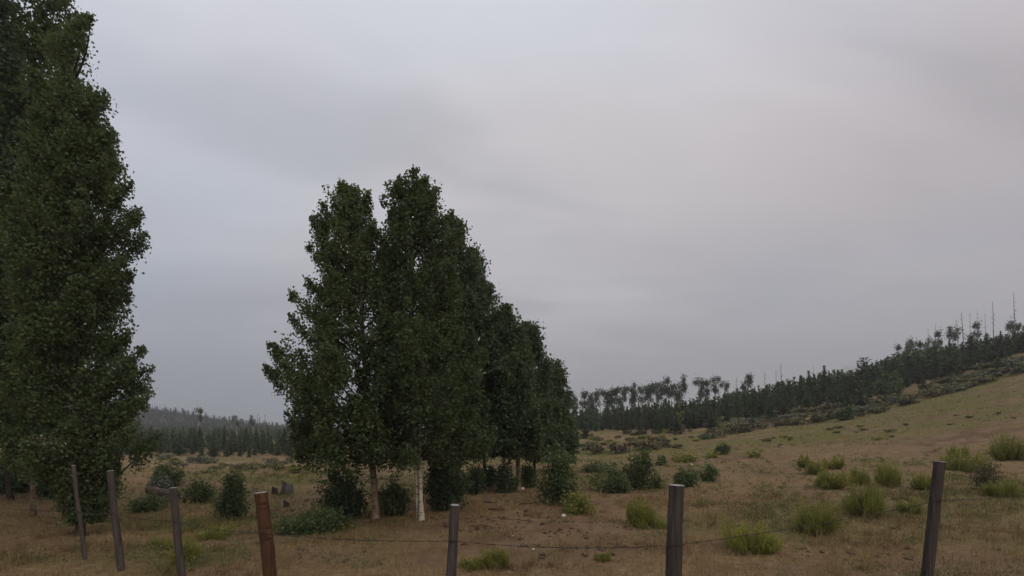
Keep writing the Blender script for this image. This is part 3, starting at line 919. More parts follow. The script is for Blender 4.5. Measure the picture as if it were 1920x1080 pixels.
for px, py, s, lab in ((1160, 848, 44, 'wide dark sagebrush with pale rocks beside it'), (1210, 842, 50, 'long dark sagebrush right of the pale rocks'),
                       (1245, 838, 26, 'dark sagebrush pair in the open, left one'), (1270, 840, 20, 'dark sagebrush pair in the open, right one'),
                       (1068, 852, 34, 'pale sagebrush at the right foot of the clump'), (1110, 850, 40, 'brown sagebrush between the clump and the pale rocks'),
                       (1340, 822, 30, 'reddish brown sagebrush at the lower end of the brush band')):
    brush(px, py, s, lab, None, 2 if 'dark' in lab else 5)
for i in range(26):
    px = BR.uniform(285, 590)
    py = BR.uniform(856, 878) + (px - 285) * 0.03
    brush(px, py, BR.uniform(12, 30), 'SIZE TINT sagebrush on the tan meadow before the left pines', 'sagebrush on the left meadow', BR.choice([0, 3, 3, 1, 7]))
for px, py, s, p, lab in ((363, 868, 30, 3, 'grey sagebrush in the upper left meadow'), (397, 866, 18, 3, 'pale sagebrush below the left pines'), (522, 877, 30, 0, 'round sagebrush left of the green grass strip'),
                          (562, 886, 40, 7, 'yellowish sagebrush at the left foot of the clump'), (385, 888, 12, 2, 'tiny dark sagebrush alone in the left meadow')):
    brush(px, py, s, lab, None, p)
for i in range(30):
    px = BR.uniform(1380, 1920)
    py = line([(1380, 845), (1920, 775)], px) + BR.uniform(-22, 16)
    brush(px, py, BR.uniform(6, 16), 'tiny TINT brush on the open right slope, WHERE', 'brush on the open slope', BR.choice([6, 7, 0]))


# ------------------------------------------------------------------ young pines
def pine_meshes(seed, h=5.0, w=0.95, ex=0.9):
    g = np.random.default_rng(seed)
    tv, tq, tt = tube([(0, 0, -0.15), (0.03, 0.02, h * 0.5), (0, 0, h * 0.98)], [0.085, 0.05, 0.01], 6)
    trunk = make_mesh('trunk', tv, [tq, tt], M['bark_dark'], smooth=True)
    C, D, S, T = [], [], [], []
    z = h * 0.06
    while z < h * 0.99:
        t = z / h
        r = w * (1 - t) ** ex * g.uniform(0.65, 1.2) * (1 + 0.25 * math.sin(t * 14 + seed)) + 0.03
        nb = int(5 + 7 * (1 - t))
        a0 = g.uniform(0, 6.28)
        for b_ in range(nb):
            az = a0 + b_ * 6.283 / nb + g.normal(0, 0.25)
            rb = r * g.uniform(0.65, 1.12)
            m_ = max(2, int(rb / 0.17))
            for j in range(m_):
                s = (j + g.random()) / m_
                C.append((math.cos(az) * rb * s, math.sin(az) * rb * s, z + rb * s * (0.28 + 0.25 * t) + g.normal(0, 0.05)))
                D.append((math.cos(az), math.sin(az), 0.35 + 0.8 * t))
                S.append(g.uniform(0.17, 0.30) * (1 - 0.55 * t))
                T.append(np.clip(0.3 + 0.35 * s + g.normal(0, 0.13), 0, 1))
        z += h * g.uniform(0.028, 0.046)
    C, D = np.array(C), np.array(D)
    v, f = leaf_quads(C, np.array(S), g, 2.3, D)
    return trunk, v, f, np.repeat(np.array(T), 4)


pine_variants = []
for i in range(8):
    tr, v, f, tn = pine_meshes(300 + i, 5.0, [0.95, 1.2, 0.8, 1.35, 1.0, 0.85, 1.25, 0.9][i], [0.9, 0.6, 0.95, 0.55, 0.8, 1.0, 0.62, 0.75][i])
    pine_variants.append((tr, make_mesh('crown', v, [f], M['pine_brown' if i in (3, 6) else 'pine'], {'tone': tn}), v, f, tn))


def pine(x, y, h, label, group, g, wide=None, var=None):
    var = int(g.integers(0, 8)) if var is None else var
    tr, cr = pine_variants[var][:2]
    wide = g.uniform(1.1, 1.9) if wide is None else wide
    look = ('tall' if h > 5.5 else 'mid-height' if h > 3.8 else 'short') + ' ' + ('browning' if var in (3, 6) else 'green') + ' ' + ('broad' if wide > 1.5 else 'slim')
    label = label.replace('LOOK', look)
    root = link('pine_tree', None, None, label, 'tree', group)
    root.location = (x, y, z1(x, y))
    root.rotation_euler = (g.normal(0, 0.02), g.normal(0, 0.02), g.uniform(0, 6.28))
    s = h / 5.0
    root.scale = (s * wide, s * wide, s)
    link('trunk', tr, root)
    link('crown', cr, root)


TREE_HI = [(1040, 770), (1100, 762), (1200, 757), (1300, 748), (1400, 728), (1500, 707), (1600, 690), (1650, 675), (1720, 656), (1800, 643), (1920, 624)]
TREE_LO = [(1040, 815), (1160, 806), (1240, 812), (1330, 800), (1430, 792), (1500, 772), (1560, 768), (1640, 745), (1760, 712), (1840, 690), (1930, 662)]
pg = np.random.default_rng(99)
stuff_pines = []
cells = []
# front rows: individuals
for row in range(3):
    n = (64, 68, 68)[row]
    for i in range(n):
        px = 1046 + (i + pg.random()) * (1975 - 1046) / n
        dd = hit(px, line(TREE_LO, px))[1] + row * 4.5 + pg.uniform(-2, 2) + (pg.uniform(-8, -2) if row == 0 and pg.random() < 0.18 else 0)
        x, y, z = at_depth(px, dd)
        top = line(TREE_HI, px) + pg.uniform(-6, 14) - row * 3
        h = CAM_Z + (HY - top) / FPX * dd - z
        frac = (0.62, 0.85, 1.0)[row]
        h = float(np.clip(h * frac * pg.uniform(0.7, 1.12), 2.0, 9.0))
        where = ('left of the yellow sapling' if px < 1275 else 'left of the willow bush' if px < 1650 else 'above the willow bush')
        lab = ('LOOK pine, %s row of right stand, %s' % (('front', 'second', 'back')[row], where))
        pine(x, y, h, lab, 'young pines of the right stand, %s row' % ('front', 'second', 'back')[row], pg, None)
for row in range(4):
    for i in range(110):
        px = 1030 + (i + pg.random()) * (2000 - 1030) / 110
        dd = hit(px, line(TREE_LO, px))[1] + 12 + row * 5 + pg.uniform(-2, 2)
        x, y, z = at_depth(px, dd)
        h = CAM_Z + (HY - (line(TREE_HI, px) + pg.uniform(-3, 12))) / FPX * dd - z
        if h > 0.8:
            stuff_pines.append((x, y, z, min(h, 9.0)))
# left stand
for row in range(3):
    n = (30, 32, 32)[row]
    for i in range(n):
        px = 215 + (i + pg.random()) * (640 - 215) / n
        dd = np.interp(px, [215, 400, 640], [62, 58, 54]) + row * 7 + pg.uniform(-2, 2)
        x, y, z = at_depth(px, dd)
        top = np.interp(px, [215, 640], [800, 810]) + pg.uniform(-6, 20) + (14 if row == 0 else 0)
        h = float(np.clip(CAM_Z + (HY - top) / FPX * dd - z, 1.6, 6.5))
        where = 'left of the sapling' if px < 439 else 'nearer the clump'
        pine(x, y, h, 'LOOK pine, %s row of left stand, %s' % (('front', 'second', 'back')[row], where),
             'young pines of the left stand, %s row' % ('front', 'second', 'back')[row], pg, None)
for row in range(8):
    for i in range(44):
        px = 150 + (i + pg.random()) * (1000 - 150) / 44
        dd = 72 + row * 14 + pg.uniform(-5, 5)
        x, y, z = at_depth(px, dd)
        h = CAM_Z + (HY - (np.interp(px, [150, 650, 1000], [796, 804, 792]) + pg.uniform(0, 9))) / FPX * dd - z
        stuff_pines.append((x, y, z, float(np.clip(h, 2, 8))))


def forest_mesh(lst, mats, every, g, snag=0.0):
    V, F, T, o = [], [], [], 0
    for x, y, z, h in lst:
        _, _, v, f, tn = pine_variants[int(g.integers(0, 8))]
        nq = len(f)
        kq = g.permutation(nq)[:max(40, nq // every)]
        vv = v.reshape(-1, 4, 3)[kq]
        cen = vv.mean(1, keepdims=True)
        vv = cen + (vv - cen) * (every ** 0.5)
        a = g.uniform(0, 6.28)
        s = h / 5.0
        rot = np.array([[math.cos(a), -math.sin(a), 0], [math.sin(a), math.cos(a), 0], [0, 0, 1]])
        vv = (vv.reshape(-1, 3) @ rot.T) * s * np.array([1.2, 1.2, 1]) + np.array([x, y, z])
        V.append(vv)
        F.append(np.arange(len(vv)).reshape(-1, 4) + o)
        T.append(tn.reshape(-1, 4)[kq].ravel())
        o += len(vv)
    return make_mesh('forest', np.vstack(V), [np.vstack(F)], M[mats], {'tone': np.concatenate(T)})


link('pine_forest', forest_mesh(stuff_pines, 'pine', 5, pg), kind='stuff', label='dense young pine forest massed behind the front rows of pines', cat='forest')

# burned far hill: thin grey snags and scattered dark conifers read as one mass
hp = []
V, F, o = [], [], 0
for i in range(5200):
    x = pg.uniform(-430, -90)
    y = pg.uniform(210, 350)
    z = z1(x, y) if i % 1 == 0 else 0
    if pg.random() < 0.30:
        hp.append((x, y, z, pg.uniform(2.5, 5.0)))
    else:
        h = pg.uniform(3, 6.5)
        w = 0.16
        lx, ly = pg.normal(0, 0.25), pg.normal(0, 0.25)
        a = pg.uniform(0, 3.14)
        c, s = math.cos(a) * w, math.sin(a) * w
        V.append([(x - c, y - s, z), (x + c, y + s, z), (x + lx, y + ly, z + h), (x + s, y - c, z), (x - s, y + c, z)])
        F += [(o, o + 1, o + 2), (o + 3, o + 4, o + 2)]
        o += 5
link('burned_forest', make_mesh('burned_forest', np.array(V).reshape(-1, 3), [np.array(F)], M['burned']), kind='stuff', cat='forest',
     label='grey mass of burned snags covering the far left hill')
link('hill_conifers', forest_mesh(hp, 'pine', 20, pg), kind='stuff', cat='forest', label='dark conifers mixed among the burned snags on the far left hill')


# ------------------------------------------------------------------ tall bare-trunked aspens on the ridge, and dead snags
def ridge_meshes(seed, h=9.0):
    g = np.random.default_rng(seed)
    path = curve_path((0, 0, -0.2), (g.normal(0, 0.3), g.normal(0, 0.3), h * 0.94), 9, 0.012, g)
    tv, tq, tt = tube(path, np.linspace(0.13, 0.03, 9), 6)
    pcs = [(tv, tq, tt)]
    C, T = [], []
    for i in range(int(g.integers(5, 9))):
        hf = g.uniform(0.58, 0.97)
        az = g.uniform(0, 6.28)
        r = (0.25 + 0.85 * math.sin(min(1, (hf - 0.5) / 0.5) * 2.6)) * g.uniform(0.4, 1.1)
        o = np.array([np.interp((hf - 0.08) * h, path[:, 2], path[:, j]) for j in range(3)])
        tip = o + np.array([math.cos(az) * r, math.sin(az) * r, 0.08 * h + 0.3 * r])
        pcs.append(tube([o, (o + tip) / 2 + (0, 0, -0.1), tip], [0.04, 0.025, 0.012], 4, False))
        n = int(g.integers(110, 170))
        c = tip + g.normal(size=(n, 3)) * np.array([0.34, 0.34, 0.42]) * g.uniform(0.75, 1.2)
        C.append(c)
        T.append(np.clip(g.normal(0.45, 0.15, n) + 0.2 * (c[:, 2] - tip[2]), 0, 1))
    v, fs = join(pcs)
    trunk = make_mesh('trunk', v, fs, M['ridge_bark'], smooth=True)
    C = np.vstack(C)
    v, f = leaf_quads(C, g.uniform(0.16, 0.30, len(C)), g, 1.1)
    return trunk, make_mesh('crown', v, [f], M['ridge_leaf'], {'tone': np.repeat(np.concatenate(T), 4)})


ridge_variants = [ridge_meshes(500 + i) for i in range(8)]


def ridge_aspen(px, top, label, group, d=108, var=None, wide=1.0):
    x, y, z = at_depth(px, d)
    h = CAM_Z + (HY - top) / FPX * d - z
    tr, cr = ridge_variants[int(pg.integers(0, 8)) if var is None else var]
    root = link('ridge_aspen', None, None, label, 'tree', group)
    root.location = (x, y, z)
    root.rotation_euler = (0, 0, pg.uniform(0, 6.28))
    root.scale = (h / 9 * wide, h / 9 * wide, h / 9)
    link('trunk', tr, root)
    link('crown', cr, root)


ORD = 'first second third fourth fifth sixth seventh eighth ninth tenth eleventh twelfth thirteenth fourteenth fifteenth sixteenth seventeenth eighteenth nineteenth twentieth twenty-first'.split()
row_l = ((1066, 742), (1074, 738), (1090, 735), (1106, 740), (1114, 744), (1128, 730), (1141, 731), (1147, 735), (1156, 728), (1168, 734), (1183, 724), (1190, 720), (1207, 727), (1216, 722),
         (1224, 718), (1236, 724), (1244, 714), (1250, 728), (1258, 710), (1264, 722), (1272, 735))
for i, (px, top) in enumerate(row_l):
    where = ORD[i]
    ridge_aspen(px, top, '%s aspen from the clump in the close pale-trunked row on the skyline' % where, 'skyline aspens', 104 + pg.uniform(-4, 5), None, pg.uniform(0.85, 1.15))
for px, top, lab in ((1281, 706, 'tall two-headed skyline aspen at the right end of the close row'), (1307, 710, 'slim skyline aspen standing alone right of the close row'),
                     (1318, 724, 'short skyline aspen right of the slim lone one'), (1330, 714, 'thin-crowned skyline aspen among the separate ones'), (1343, 705, 'tall narrow skyline aspen over the pines'),
                     (1355, 716, 'broad leaning skyline aspen over the pines'), (1397, 702, 'bushy skyline aspen beside a bare grey tree'), (1404, 708, 'second bushy skyline aspen beside a bare grey tree'),
                     (1690, 648, 'first round-headed aspen over the upper pines'), (1706, 638, 'dark broad aspen over the upper pines'), (1720, 640, 'dark pointed aspen over the upper pines'),
                     (1733, 642, 'aspen right of the pointed one over the upper pines'), (1745, 635, 'small tilted aspen over the upper pines'), (1760, 624, 'wide twin aspen over the upper pines'),
                     (1783, 611, 'tallest dark aspen over the upper pines'), (1828, 608, 'narrow dark aspen among the upper snags'), (1892, 604, 'dark twin-topped aspen near the right edge'),
                     (1902, 608, 'dark aspen at the right edge below the tallest snag')):
    ridge_aspen(px, top, lab, 'aspens standing over the pines', 96 if px > 1600 else 100, None, 0.8 if px > 1600 else 0.95)


def snag(px, top, label, group, d=95, r=0.09, branches=6, lean=0.0, seed=1, height=None):
    g = np.random.default_rng(seed)
    x, y, z = at_depth(px, d)
    h = CAM_Z + (HY - top) / FPX * d - z
    root = link('dead_snag', None, None, label, 'dead tree', group)
    root.location = (x, y, z)
    path = curve_path((0, 0, -0.2), (lean, 0, h), 8, 0.006, g)
    v, q, t3 = tube(path, np.linspace(r, r * 0.3, 8), 6)
    link('trunk', make_mesh('trunk', v, [q, t3], M['snag'], smooth=True), root)
    pcs = []
    for i in range(branches):
        hf = g.uniform(0.5, 0.98)
        o = np.array([np.interp(hf * h, path[:, 2], path[:, j]) for j in range(3)])
        az = g.uniform(0, 6.28)
        L = g.uniform(0.25, 0.9) * (1.2 - hf)+0.12
        pcs.append(tube([o, o + np.array([math.cos(az) * L, math.sin(az) * L, L * g.uniform(-0.2, 0.9)])], [r * 0.35, r * 0.15], 4, False))
    v, fs = join(pcs)
    link('branches', make_mesh('branches', v, fs, M['snag']), root)


for i, (px, top, r, lean, lab) in enumerate((
        (1907, 548, 0.10, -0.6, 'tallest dead snag at the right edge of the skyline'), (1866, 566, 0.09, -0.5, 'tall dead snag second from the right edge'),
        (1850, 588, 0.06, -0.3, 'thin dead snag third from the right edge'), (1834, 582, 0.05, -0.2, 'very thin dead snag over the upper pines'),
        (1822, 588, 0.06, -0.3, 'thin leaning dead snag beside the narrow dark aspen'), (1809, 586, 0.10, -0.6, 'stout leaning dead snag over the upper pines'),
        (1798, 598, 0.07, -0.4, 'dead snag left of the stout leaning one'), (1791, 600, 0.05, 0.1, 'thin dead snag with a few dry twigs'),
        (1757, 606, 0.06, -0.3, 'dead snag behind the wide twin aspen'), (1743, 614, 0.05, -0.3, 'thin dead snag above the tilted aspen'),
        (1704, 630, 0.06, 0.0, 'dead snag above the dark broad aspen'), (1698, 633, 0.05, 0.2, 'thin dead snag at the left end of the upper group'),
        (1464, 682, 0.10, 0.0, 'branched dead snag with crossbars rising from the mid skyline'), (1455, 694, 0.06, 0.0, 'short dead snag left of the branched one'),
        (1435, 697, 0.06, -0.2, 'dead snag alone between bushy aspen and branched snag'), (1525, 687, 0.05, 0.0, 'faint thin dead snag right of the branched one'),
        (1381, 706, 0.07, 0.0, 'bare grey tree left of the bushy skyline aspens'), (1110, 735, 0.06, 0.2, 'bare dead trunk among the left skyline aspens'),
        (1168, 727, 0.06, 0.2, 'bare dead trunk in the middle of the skyline aspens'), (1262, 712, 0.05, 0.2, 'thin dead trunk behind the right skyline aspens'))):
    snag(px, top, lab, 'dead snags on the skyline', 92, r * 1.1, 14 if 'branched' in lab or 'bare grey' in lab else 9, lean, 600 + i)
for i, (px, top, lab) in enumerate(((487, 782, 'thin dead spar over the left pines, left of three'), (483, 775, 'thin dead spar over the left pines, middle of three'),
                                    (497, 776, 'thin dead spar over the left pines, right of three'), (460, 790, 'short dead spar over the left pines'))):
    snag(px, top, lab, 'dead spars over the left pines', 150, 0.14, 12, 0.0, 640 + i)
for px, top, lab in ((372, 766, 'lone tall aspen with a pale trunk above the left pines'), (444, 779, 'small round aspen above the left pines'), (472, 780, 'slim aspen above the left pines')):
    ridge_aspen(px, top, lab, 'lone aspens over the left pines', 128, None, 1.0)


# ------------------------------------------------------------------ fence posts and barbed wire
def post(label, px_top, py_top, px_bot, py_bot, d, width, mat, seed):
    g = np.random.default_rng(seed)
    k = d / FPX
    top = np.array(P(px_top, py_top, d))
    bot = np.array(P(px_bot, py_bot, d))
    dirv = (bot - top) / abs(bot[2] - top[2])
    gz = z1(bot[0], d)
    foot = top + dirv * (top[2] - gz)
    gz = z1(foot[0], d)
    foot = top + dirv * (top[2] - gz)
    root = link('fence_post', None, None, label, 'fence post', 'fence posts')
    root.location = (foot[0], foot[1], gz)
    up = top - foot
    n, sd = 16, 14
    r = width / 2
    t = np.linspace(-0.18, 1, n)
    pts = t[:, None] * up[None] + np.stack([np.sin(t * 5 + seed) * 0.006, np.cos(t * 4) * 0.006, 0 * t], 1) * np.sin(np.clip(t, 0, 1) * 3.14)[:, None]
    rr = r * (1.06 - 0.10 * t) * (1 + g.normal(0, 0.012, n))
    v, q, t3 = tube(pts, rr, sd, False)
    ax = np.repeat(pts, sd, 0)
    a = np.tile(np.arange(sd), n)
    groove = 1 + g.normal(0, 0.07, sd)[a] + g.normal(0, 0.02, len(v))
    v = ax + (v - ax) * groove[:, None]
    shaft = link('shaft', make_mesh('shaft', v, [q], M[mat], smooth=True), root)
    hs_ = STAPLE[seed - 1]
    c_ = up * (hs_ / up[2]) + np.array([0, -r * 1.02, 0])
    sv, sq, st_ = tube([c_ + (-0.004, 0.012, 0.022), c_ + (0, -0.010, 0.022), c_ + (0, -0.013, 0), c_ + (0, -0.010, -0.022), c_ + (0.004, 0.012, -0.022)], 0.0022, 5)
    link('staple', make_mesh('staple', sv, [sq, st_], M['wire']), shaft)
    ring = v[-sd:]
    c = ring.mean(0) + np.array([0, 0, 0.004])
    inner = c + (ring - c) * 0.86 + np.array([0, 0, 0.006])
    vv = np.vstack([ring, inner, c[None] + np.array([[0, 0, 0.004]])])
    j = np.arange(sd)
    kk = (j + 1) % sd
    link('cut_top', make_mesh('cut_top', vv, [np.stack([j, kk, kk + sd, j + sd], 1), np.stack([j + sd, kk + sd, np.full(sd, 2 * sd)], 1)], M['cut']), root)
    return top, foot, r


STAPLE = [0.72, 0.80, 0.78, 0.86, 0.88, 0.95, 0.98]
posts = [post(*a) for a in (
    ('thin dim post at far left, in front of the dark aspens', 138, 873, 160, 1052, 7.6, 0.062, 'post_grey', 1),
    ('second post from the left, with a pale cut top', 207, 883, 228, 1080, 7.1, 0.085, 'post_grey', 2),
    ('weathered grey post in front of the rotting log end', 325, 915, 341, 1080, 6.4, 0.085, 'post_grey', 3),
    ('reddish brown round post left of the clump', 489, 924, 507, 1080, 5.4, 0.122, 'post_red', 4),
    ('slim grey post with a pale cut top near the picture centre', 853, 947, 845, 1080, 5.0, 0.098, 'post_grey', 5),
    ('thickest dark post, right of centre', 1269, 910, 1262, 1080, 4.7, 0.138, 'post_dark', 6),
    ('leaning dark post at the right', 1762, 866, 1738, 1080, 6.2, 0.125, 'post_dark', 7))]


def wire_span(a, b, sag, label, seed):
    g = np.random.default_rng(seed)
    n = max(12, int(np.linalg.norm(b - a) / 0.06))
    t = np.linspace(0, 1, n)
    pts = a + (b - a) * t[:, None]
    pts[:, 2] -= sag * 4 * t * (1 - t)
    root = link('barbed_wire', None, None, label, 'wire', 'barbed wire spans')
    root.location = a
    tw = np.arange(n) * 1.3
    off = np.stack([0 * tw, np.cos(tw), np.sin(tw)], 1) * 0.0022
    p = pts - a
    v, fs = join([tube(p + off, 0.0021, 5), tube(p - off, 0.0021, 5)])
    link('strand', make_mesh('strand', v, fs, M['wire'], smooth=True), root)
    L = np.linalg.norm(b - a)
    m = int(L / 0.15)
    bm = []
    for i in range(m):
        s = (i + 0.5) / m
        c = np.array([np.interp(s, t, p[:, j]) for j in range(3)])
        for q in range(2):
            dv = g.normal(size=3)
            dv[0] *= 0.3
            dv /= np.linalg.norm(dv)
            bm.append(tube([c - dv * 0.018 + (q * 0.008, 0, 0), c + dv * 0.018 + (q * 0.008, 0, 0)], [0.0022, 0.0014], 4, False))
    v, fs = join(bm)
    ob = link('barbs', make_mesh('barbs', v, fs, M['wire']), root)
    ob['kind'] = 'stuff'


def on_post(i, h):
    top, foot, r = posts[i]
    p = foot + (top - foot) * (h / (top[2] - foot[2]))
    return p + np.array([0, -r * 1.05 - 0.004, 0])


hs = STAPLE
names = ('far left post and the pale-topped second post', 'pale-topped second post and the weathered grey post', 'weathered grey post and the reddish post', 'reddish post and the slim grey post',
         'slim grey post and the thickest dark post', 'thickest dark post and the leaning right post')
for i in range(6):
    wire_span(on_post(i, hs[i]), on_post(i + 1, hs[i + 1]), 0.03 if i != 4 else 0.045, 'rusty barbed wire between the ' + names[i], 700 + i)
e0 = on_post(0, hs[0])
wire_span(np.array([e0[0] - 2.0, e0[1] + 0.5, z1(e0[0] - 2.0, e0[1] + .5) + 0.75]), e0, 0.03, 'rusty barbed wire running off left of the far left post', 720)
e1 = on_post(6, hs[6])
wire_span(e1, np.array([e1[0] + 2.4, e1[1] + 0.7, z1(e1[0] + 2.4, e1[1] + .7) + 1.0]), 0.03, 'rusty barbed wire running off right of the leaning right post', 721)


# ------------------------------------------------------------------ stumps, log, stones, sticks
def stump(label, px, py, wpx, hpx, seed, mat='stump'):
    g = np.random.default_rng(seed)
    b = hit(px, py)
    k = b[1] / FPX
    r, h = wpx * k / 2, hpx * k
    root = link('tree_stump', None, None, label, 'stump', 'old stumps in the left meadow')
    root.location = b
    sd, n = 18, 7
    a = np.linspace(0, 2 * np.pi, sd, endpoint=False)
    flare = 1 + 0.22 * np.sin(a * 4 + g.uniform(0, 6)) + g.normal(0, 0.06, sd)
    jag = 1 + 0.28 * np.sin(a + g.uniform(0, 6)) + g.normal(0, 0.12, sd)
    V = []
    for i in range(n):
        t = i / (n - 1)
        rr = r * (0.82 + (flare - 0.8) * 0.6 * (1 - t) ** 2) * (1 + g.normal(0, 0.03, sd))
        V.append(np.stack([np.cos(a) * rr, np.sin(a) * rr, -0.08 + (h * jag + 0.08) * t], 1))
    V = np.vstack(V)
    q = [(i * sd + j, i * sd + (j + 1) % sd, (i + 1) * sd + (j + 1) % sd, (i + 1) * sd + j) for i in range(n - 1) for j in range(sd)]
    link('bark', make_mesh('bark', V, [np.array(q)], M[mat]), root)
    top = V[-sd:] * np.array([0.96, 0.96, 1])
    c = np.array([[0, 0, h * 0.72]])
    j = np.arange(sd)
    link('rotted_top', make_mesh('rotted_top', np.vstack([top, c]), [np.stack([j, (j + 1) % sd, np.full(sd, sd)], 1)], M['bark_dark']), root)


stump('broken grey stump with a pale split face in the left meadow', 539, 925, 24, 18, 801)
stump('small dark stump just left of the broken grey stump', 515, 926, 12, 11, 802, 'bark_dark')
stump('low rotten stump in the grass below the grey stump', 537, 950, 12, 9, 803, 'bark_dark')

g = np.random.default_rng(830)
b = np.array(hit(300, 938))
k = b[1] / FPX
root = link('rotting_log', None, None, 'rotting reddish log lying behind the weathered grey post', 'log')
root.location = b
hgt = 17 * k
pth = curve_path((-36 * k, 0.35, hgt * 0.95), (38 * k, -0.15, hgt * 0.62), 9, 0.004, g)
v, q, t3 = tube(pth, hgt * 0.42 * np.linspace(1.1, 0.9, 9) * (1 + g.normal(0, 0.03, 9)), 14)
v += g.normal(size=v.shape) * 0.012
link('log_body', make_mesh('log_body', v, [q, t3], M['log_red']), root)
sp = []
for i in range(9):
    s = g.uniform(0.25, 0.95)
    c = np.array([np.interp(s, np.linspace(0, 1, 9), pth[:, j]) for j in range(3)]) + np.array([0, -hgt * 0.5, -0.02])
    sp.append(tube([c, c + np.array([g.normal(0, 0.03), -0.05, -hgt * 0.8])], [0.02, 0.008], 4))
v, fs = join(sp)
link('splinters', make_mesh('splinters', v, fs, M['log_red']), root)


def stone(label, px, py, wpx, seed, mat='stone'):
    g = np.random.default_rng(seed)
    b = hit(px, py)
    r = wpx * b[1] / FPX / 2
    import bmesh
    bm = bmesh.new()
    bmesh.ops.create_icosphere(bm, subdivisions=2, radius=r)
    for vv in bm.verts:
        s = 1 + g.normal(0, 0.09)
        vv.co = Vector((vv.co.x * s * 1.1, vv.co.y * s, vv.co.z * s * 0.8))
    me = bpy.data.meshes.new('stone')
    bm.to_mesh(me)
    bm.free()
    me.materials.append(M[mat])
    o = link('stone', me, None, label, 'stone', 'pale stones on the meadow')
    o.location = (b[0], b[1], b[2] + r * 0.55)


stone('white stone lying below the green shrub', 1057, 970, 9, 841)
stone('small white stone under the barbed wire', 1000, 1033, 5, 842)
stone('tiny pale stone left of the one under the wire', 962, 1006, 3, 843)
stone('left one of the pale rocks beside the dark sagebrush', 1150, 850, 6, 844)
stone('right one of the pale rocks beside the dark sagebrush', 1161, 848, 7, 845)
stone('pale stone in the open right meadow', 1297, 872, 4, 846)
stone('tan stone at the foot of the right-hand brown trunk', 980, 919, 8, 847)


def stick(label, px0, py0, px1, py1, r, seed):
    g = np.random.default_rng(seed)
    a, b = np.array(hit(px0, py0)), np.array(hit(px1, py1))
    b[1] = a[1] + np.clip(b[1] - a[1], -0.5, 0.5)
    b[2] = z1(b[0], b[1])
    a[2] += r * 0.8
    b[2] += r * 2.2
    root = link('fallen_branch', None, None, label, 'branch', 'fallen branches by the clump')
    root.location = a
    pth = curve_path((0, 0, 0), b - a, 8, 0.03, g)
    pth[:, 2] = np.maximum(pth[:, 2], 0)
    v, q, t3 = tube(pth, np.linspace(r, r * 0.5, 8), 6)
    link('stem', make_mesh('stem', v, [q, t3], M['bark_dark'], smooth=True), root)
    tw = []
    for i in range(3):
        o = pth[2 + i * 2]
        tw.append(tube([o, o + np.array([g.normal(0, 0.1), g.normal(0, 0.1), g.uniform(0.05, 0.14)])], [r * 0.4, r * 0.15], 4, False))
    v, fs = join(tw)
    link('twigs', make_mesh('twigs', v, fs, M['bark_dark']), root)


stick('dark fallen branch on the grass right of the thin trunk', 907, 943, 934, 946, 0.022, 851)
stick('grey fallen branch left of the bushy sapling', 974, 946, 1000, 947, 0.016, 852)
stick('short dark branch in front of the fallen branch', 916, 956, 948, 960, 0.02, 853)
stick('dead stick leaning in the bare soil near the trees', 940, 975, 1000, 980, 0.012, 854)


# ------------------------------------------------------------------ grass
def grass(name, label, n_tuft, blades, d0, d1, hmin, hmax, seed, power=1.0):
    g = np.random.default_rng(seed)
    t = g.random(n_tuft)
    d = d0 * (d1 / d0) ** (t ** power)
    px = g.uniform(-220, 2140, n_tuft)
    x = (px - CX) / FPX * d
    gr, ba = green_of(x, d), bare_of(x, d)
    keep = g.random(n_tuft) > ba * 0.8
    clump = fbm(x * 1.7, d * 1.7, 61, 3)
    keep &= g.random(n_tuft) < 0.35 + 1.3 * sstep(0.35, 0.65, clump)
    x, d, gr, clump = x[keep], d[keep], gr[keep], clump[keep]
    n = len(x)
    z = zt(x, d)
    hh = g.uniform(hmin, hmax, n) * (0.55 + 0.9 * clump) * (1 + 0.25 * gr)
    rep = np.repeat(np.arange(n), blades)
    m = len(rep)
    az = g.uniform(0, 6.28, m)
    lean = np.abs(g.normal(0.5, 0.4, m))
    bx = x[rep] + g.normal(0, 1, m) * 0.035 * (1 + d[rep] / 25)
    by = d[rep] + g.normal(0, 1, m) * 0.035 * (1 + d[rep] / 25)
    bz = z[rep] - 0.015
    H = hh[rep] * g.uniform(0.5, 1.1, m)
    wd = np.maximum(0.0022, d[rep] * 0.00042)
    dx, dy = np.cos(az), np.sin(az)
    fa = g.uniform(0, 6.28, m)
    sx, sy = np.cos(fa) * wd, np.sin(fa) * wd
    wind = 0.15
    mxx, myy = bx + (dx * lean * 0.35 + wind * 0.3) * H, by + dy * lean * 0.35 * H
    txx, tyy = bx + (dx * lean + wind) * H, by + dy * lean * H
    tz = bz + H * np.sqrt(np.clip(1 - (lean * 0.6) ** 2, 0.15, 1))
    mz_ = bz + (tz - bz) * 0.6
    v = np.stack([np.stack([bx - sx, by - sy, bz], 1), np.stack([bx + sx, by + sy, bz], 1),
                  np.stack([mxx + sx * 0.8, myy + sy * 0.8, mz_], 1), np.stack([txx, tyy, tz], 1),
                  np.stack([mxx - sx * 0.8, myy - sy * 0.8, mz_], 1)], 1).reshape(-1, 3)
    i = np.arange(m)[:, None] * 5
    grb = np.clip(gr[rep] + g.normal(0, 0.12, m), 0, 1)
    patch = fbm(x * 0.55 + 11, d * 1.1, 71, 4)
    tone = np.clip((g.normal(0.45, 0.15, n) + 1.5 * (patch - 0.5))[rep] + g.normal(0, 0.10, m), 0, 1)
    me = make_mesh(name, v, [np.hstack([i, i + 1, i + 2, i + 4]), np.hstack([i + 4, i + 2, i + 3])], M['grass'],
                   {'tone': np.repeat(tone, 5), 'green': np.repeat(grb, 5)})
    link(name, me, None, label, 'grass', None, 'stuff')


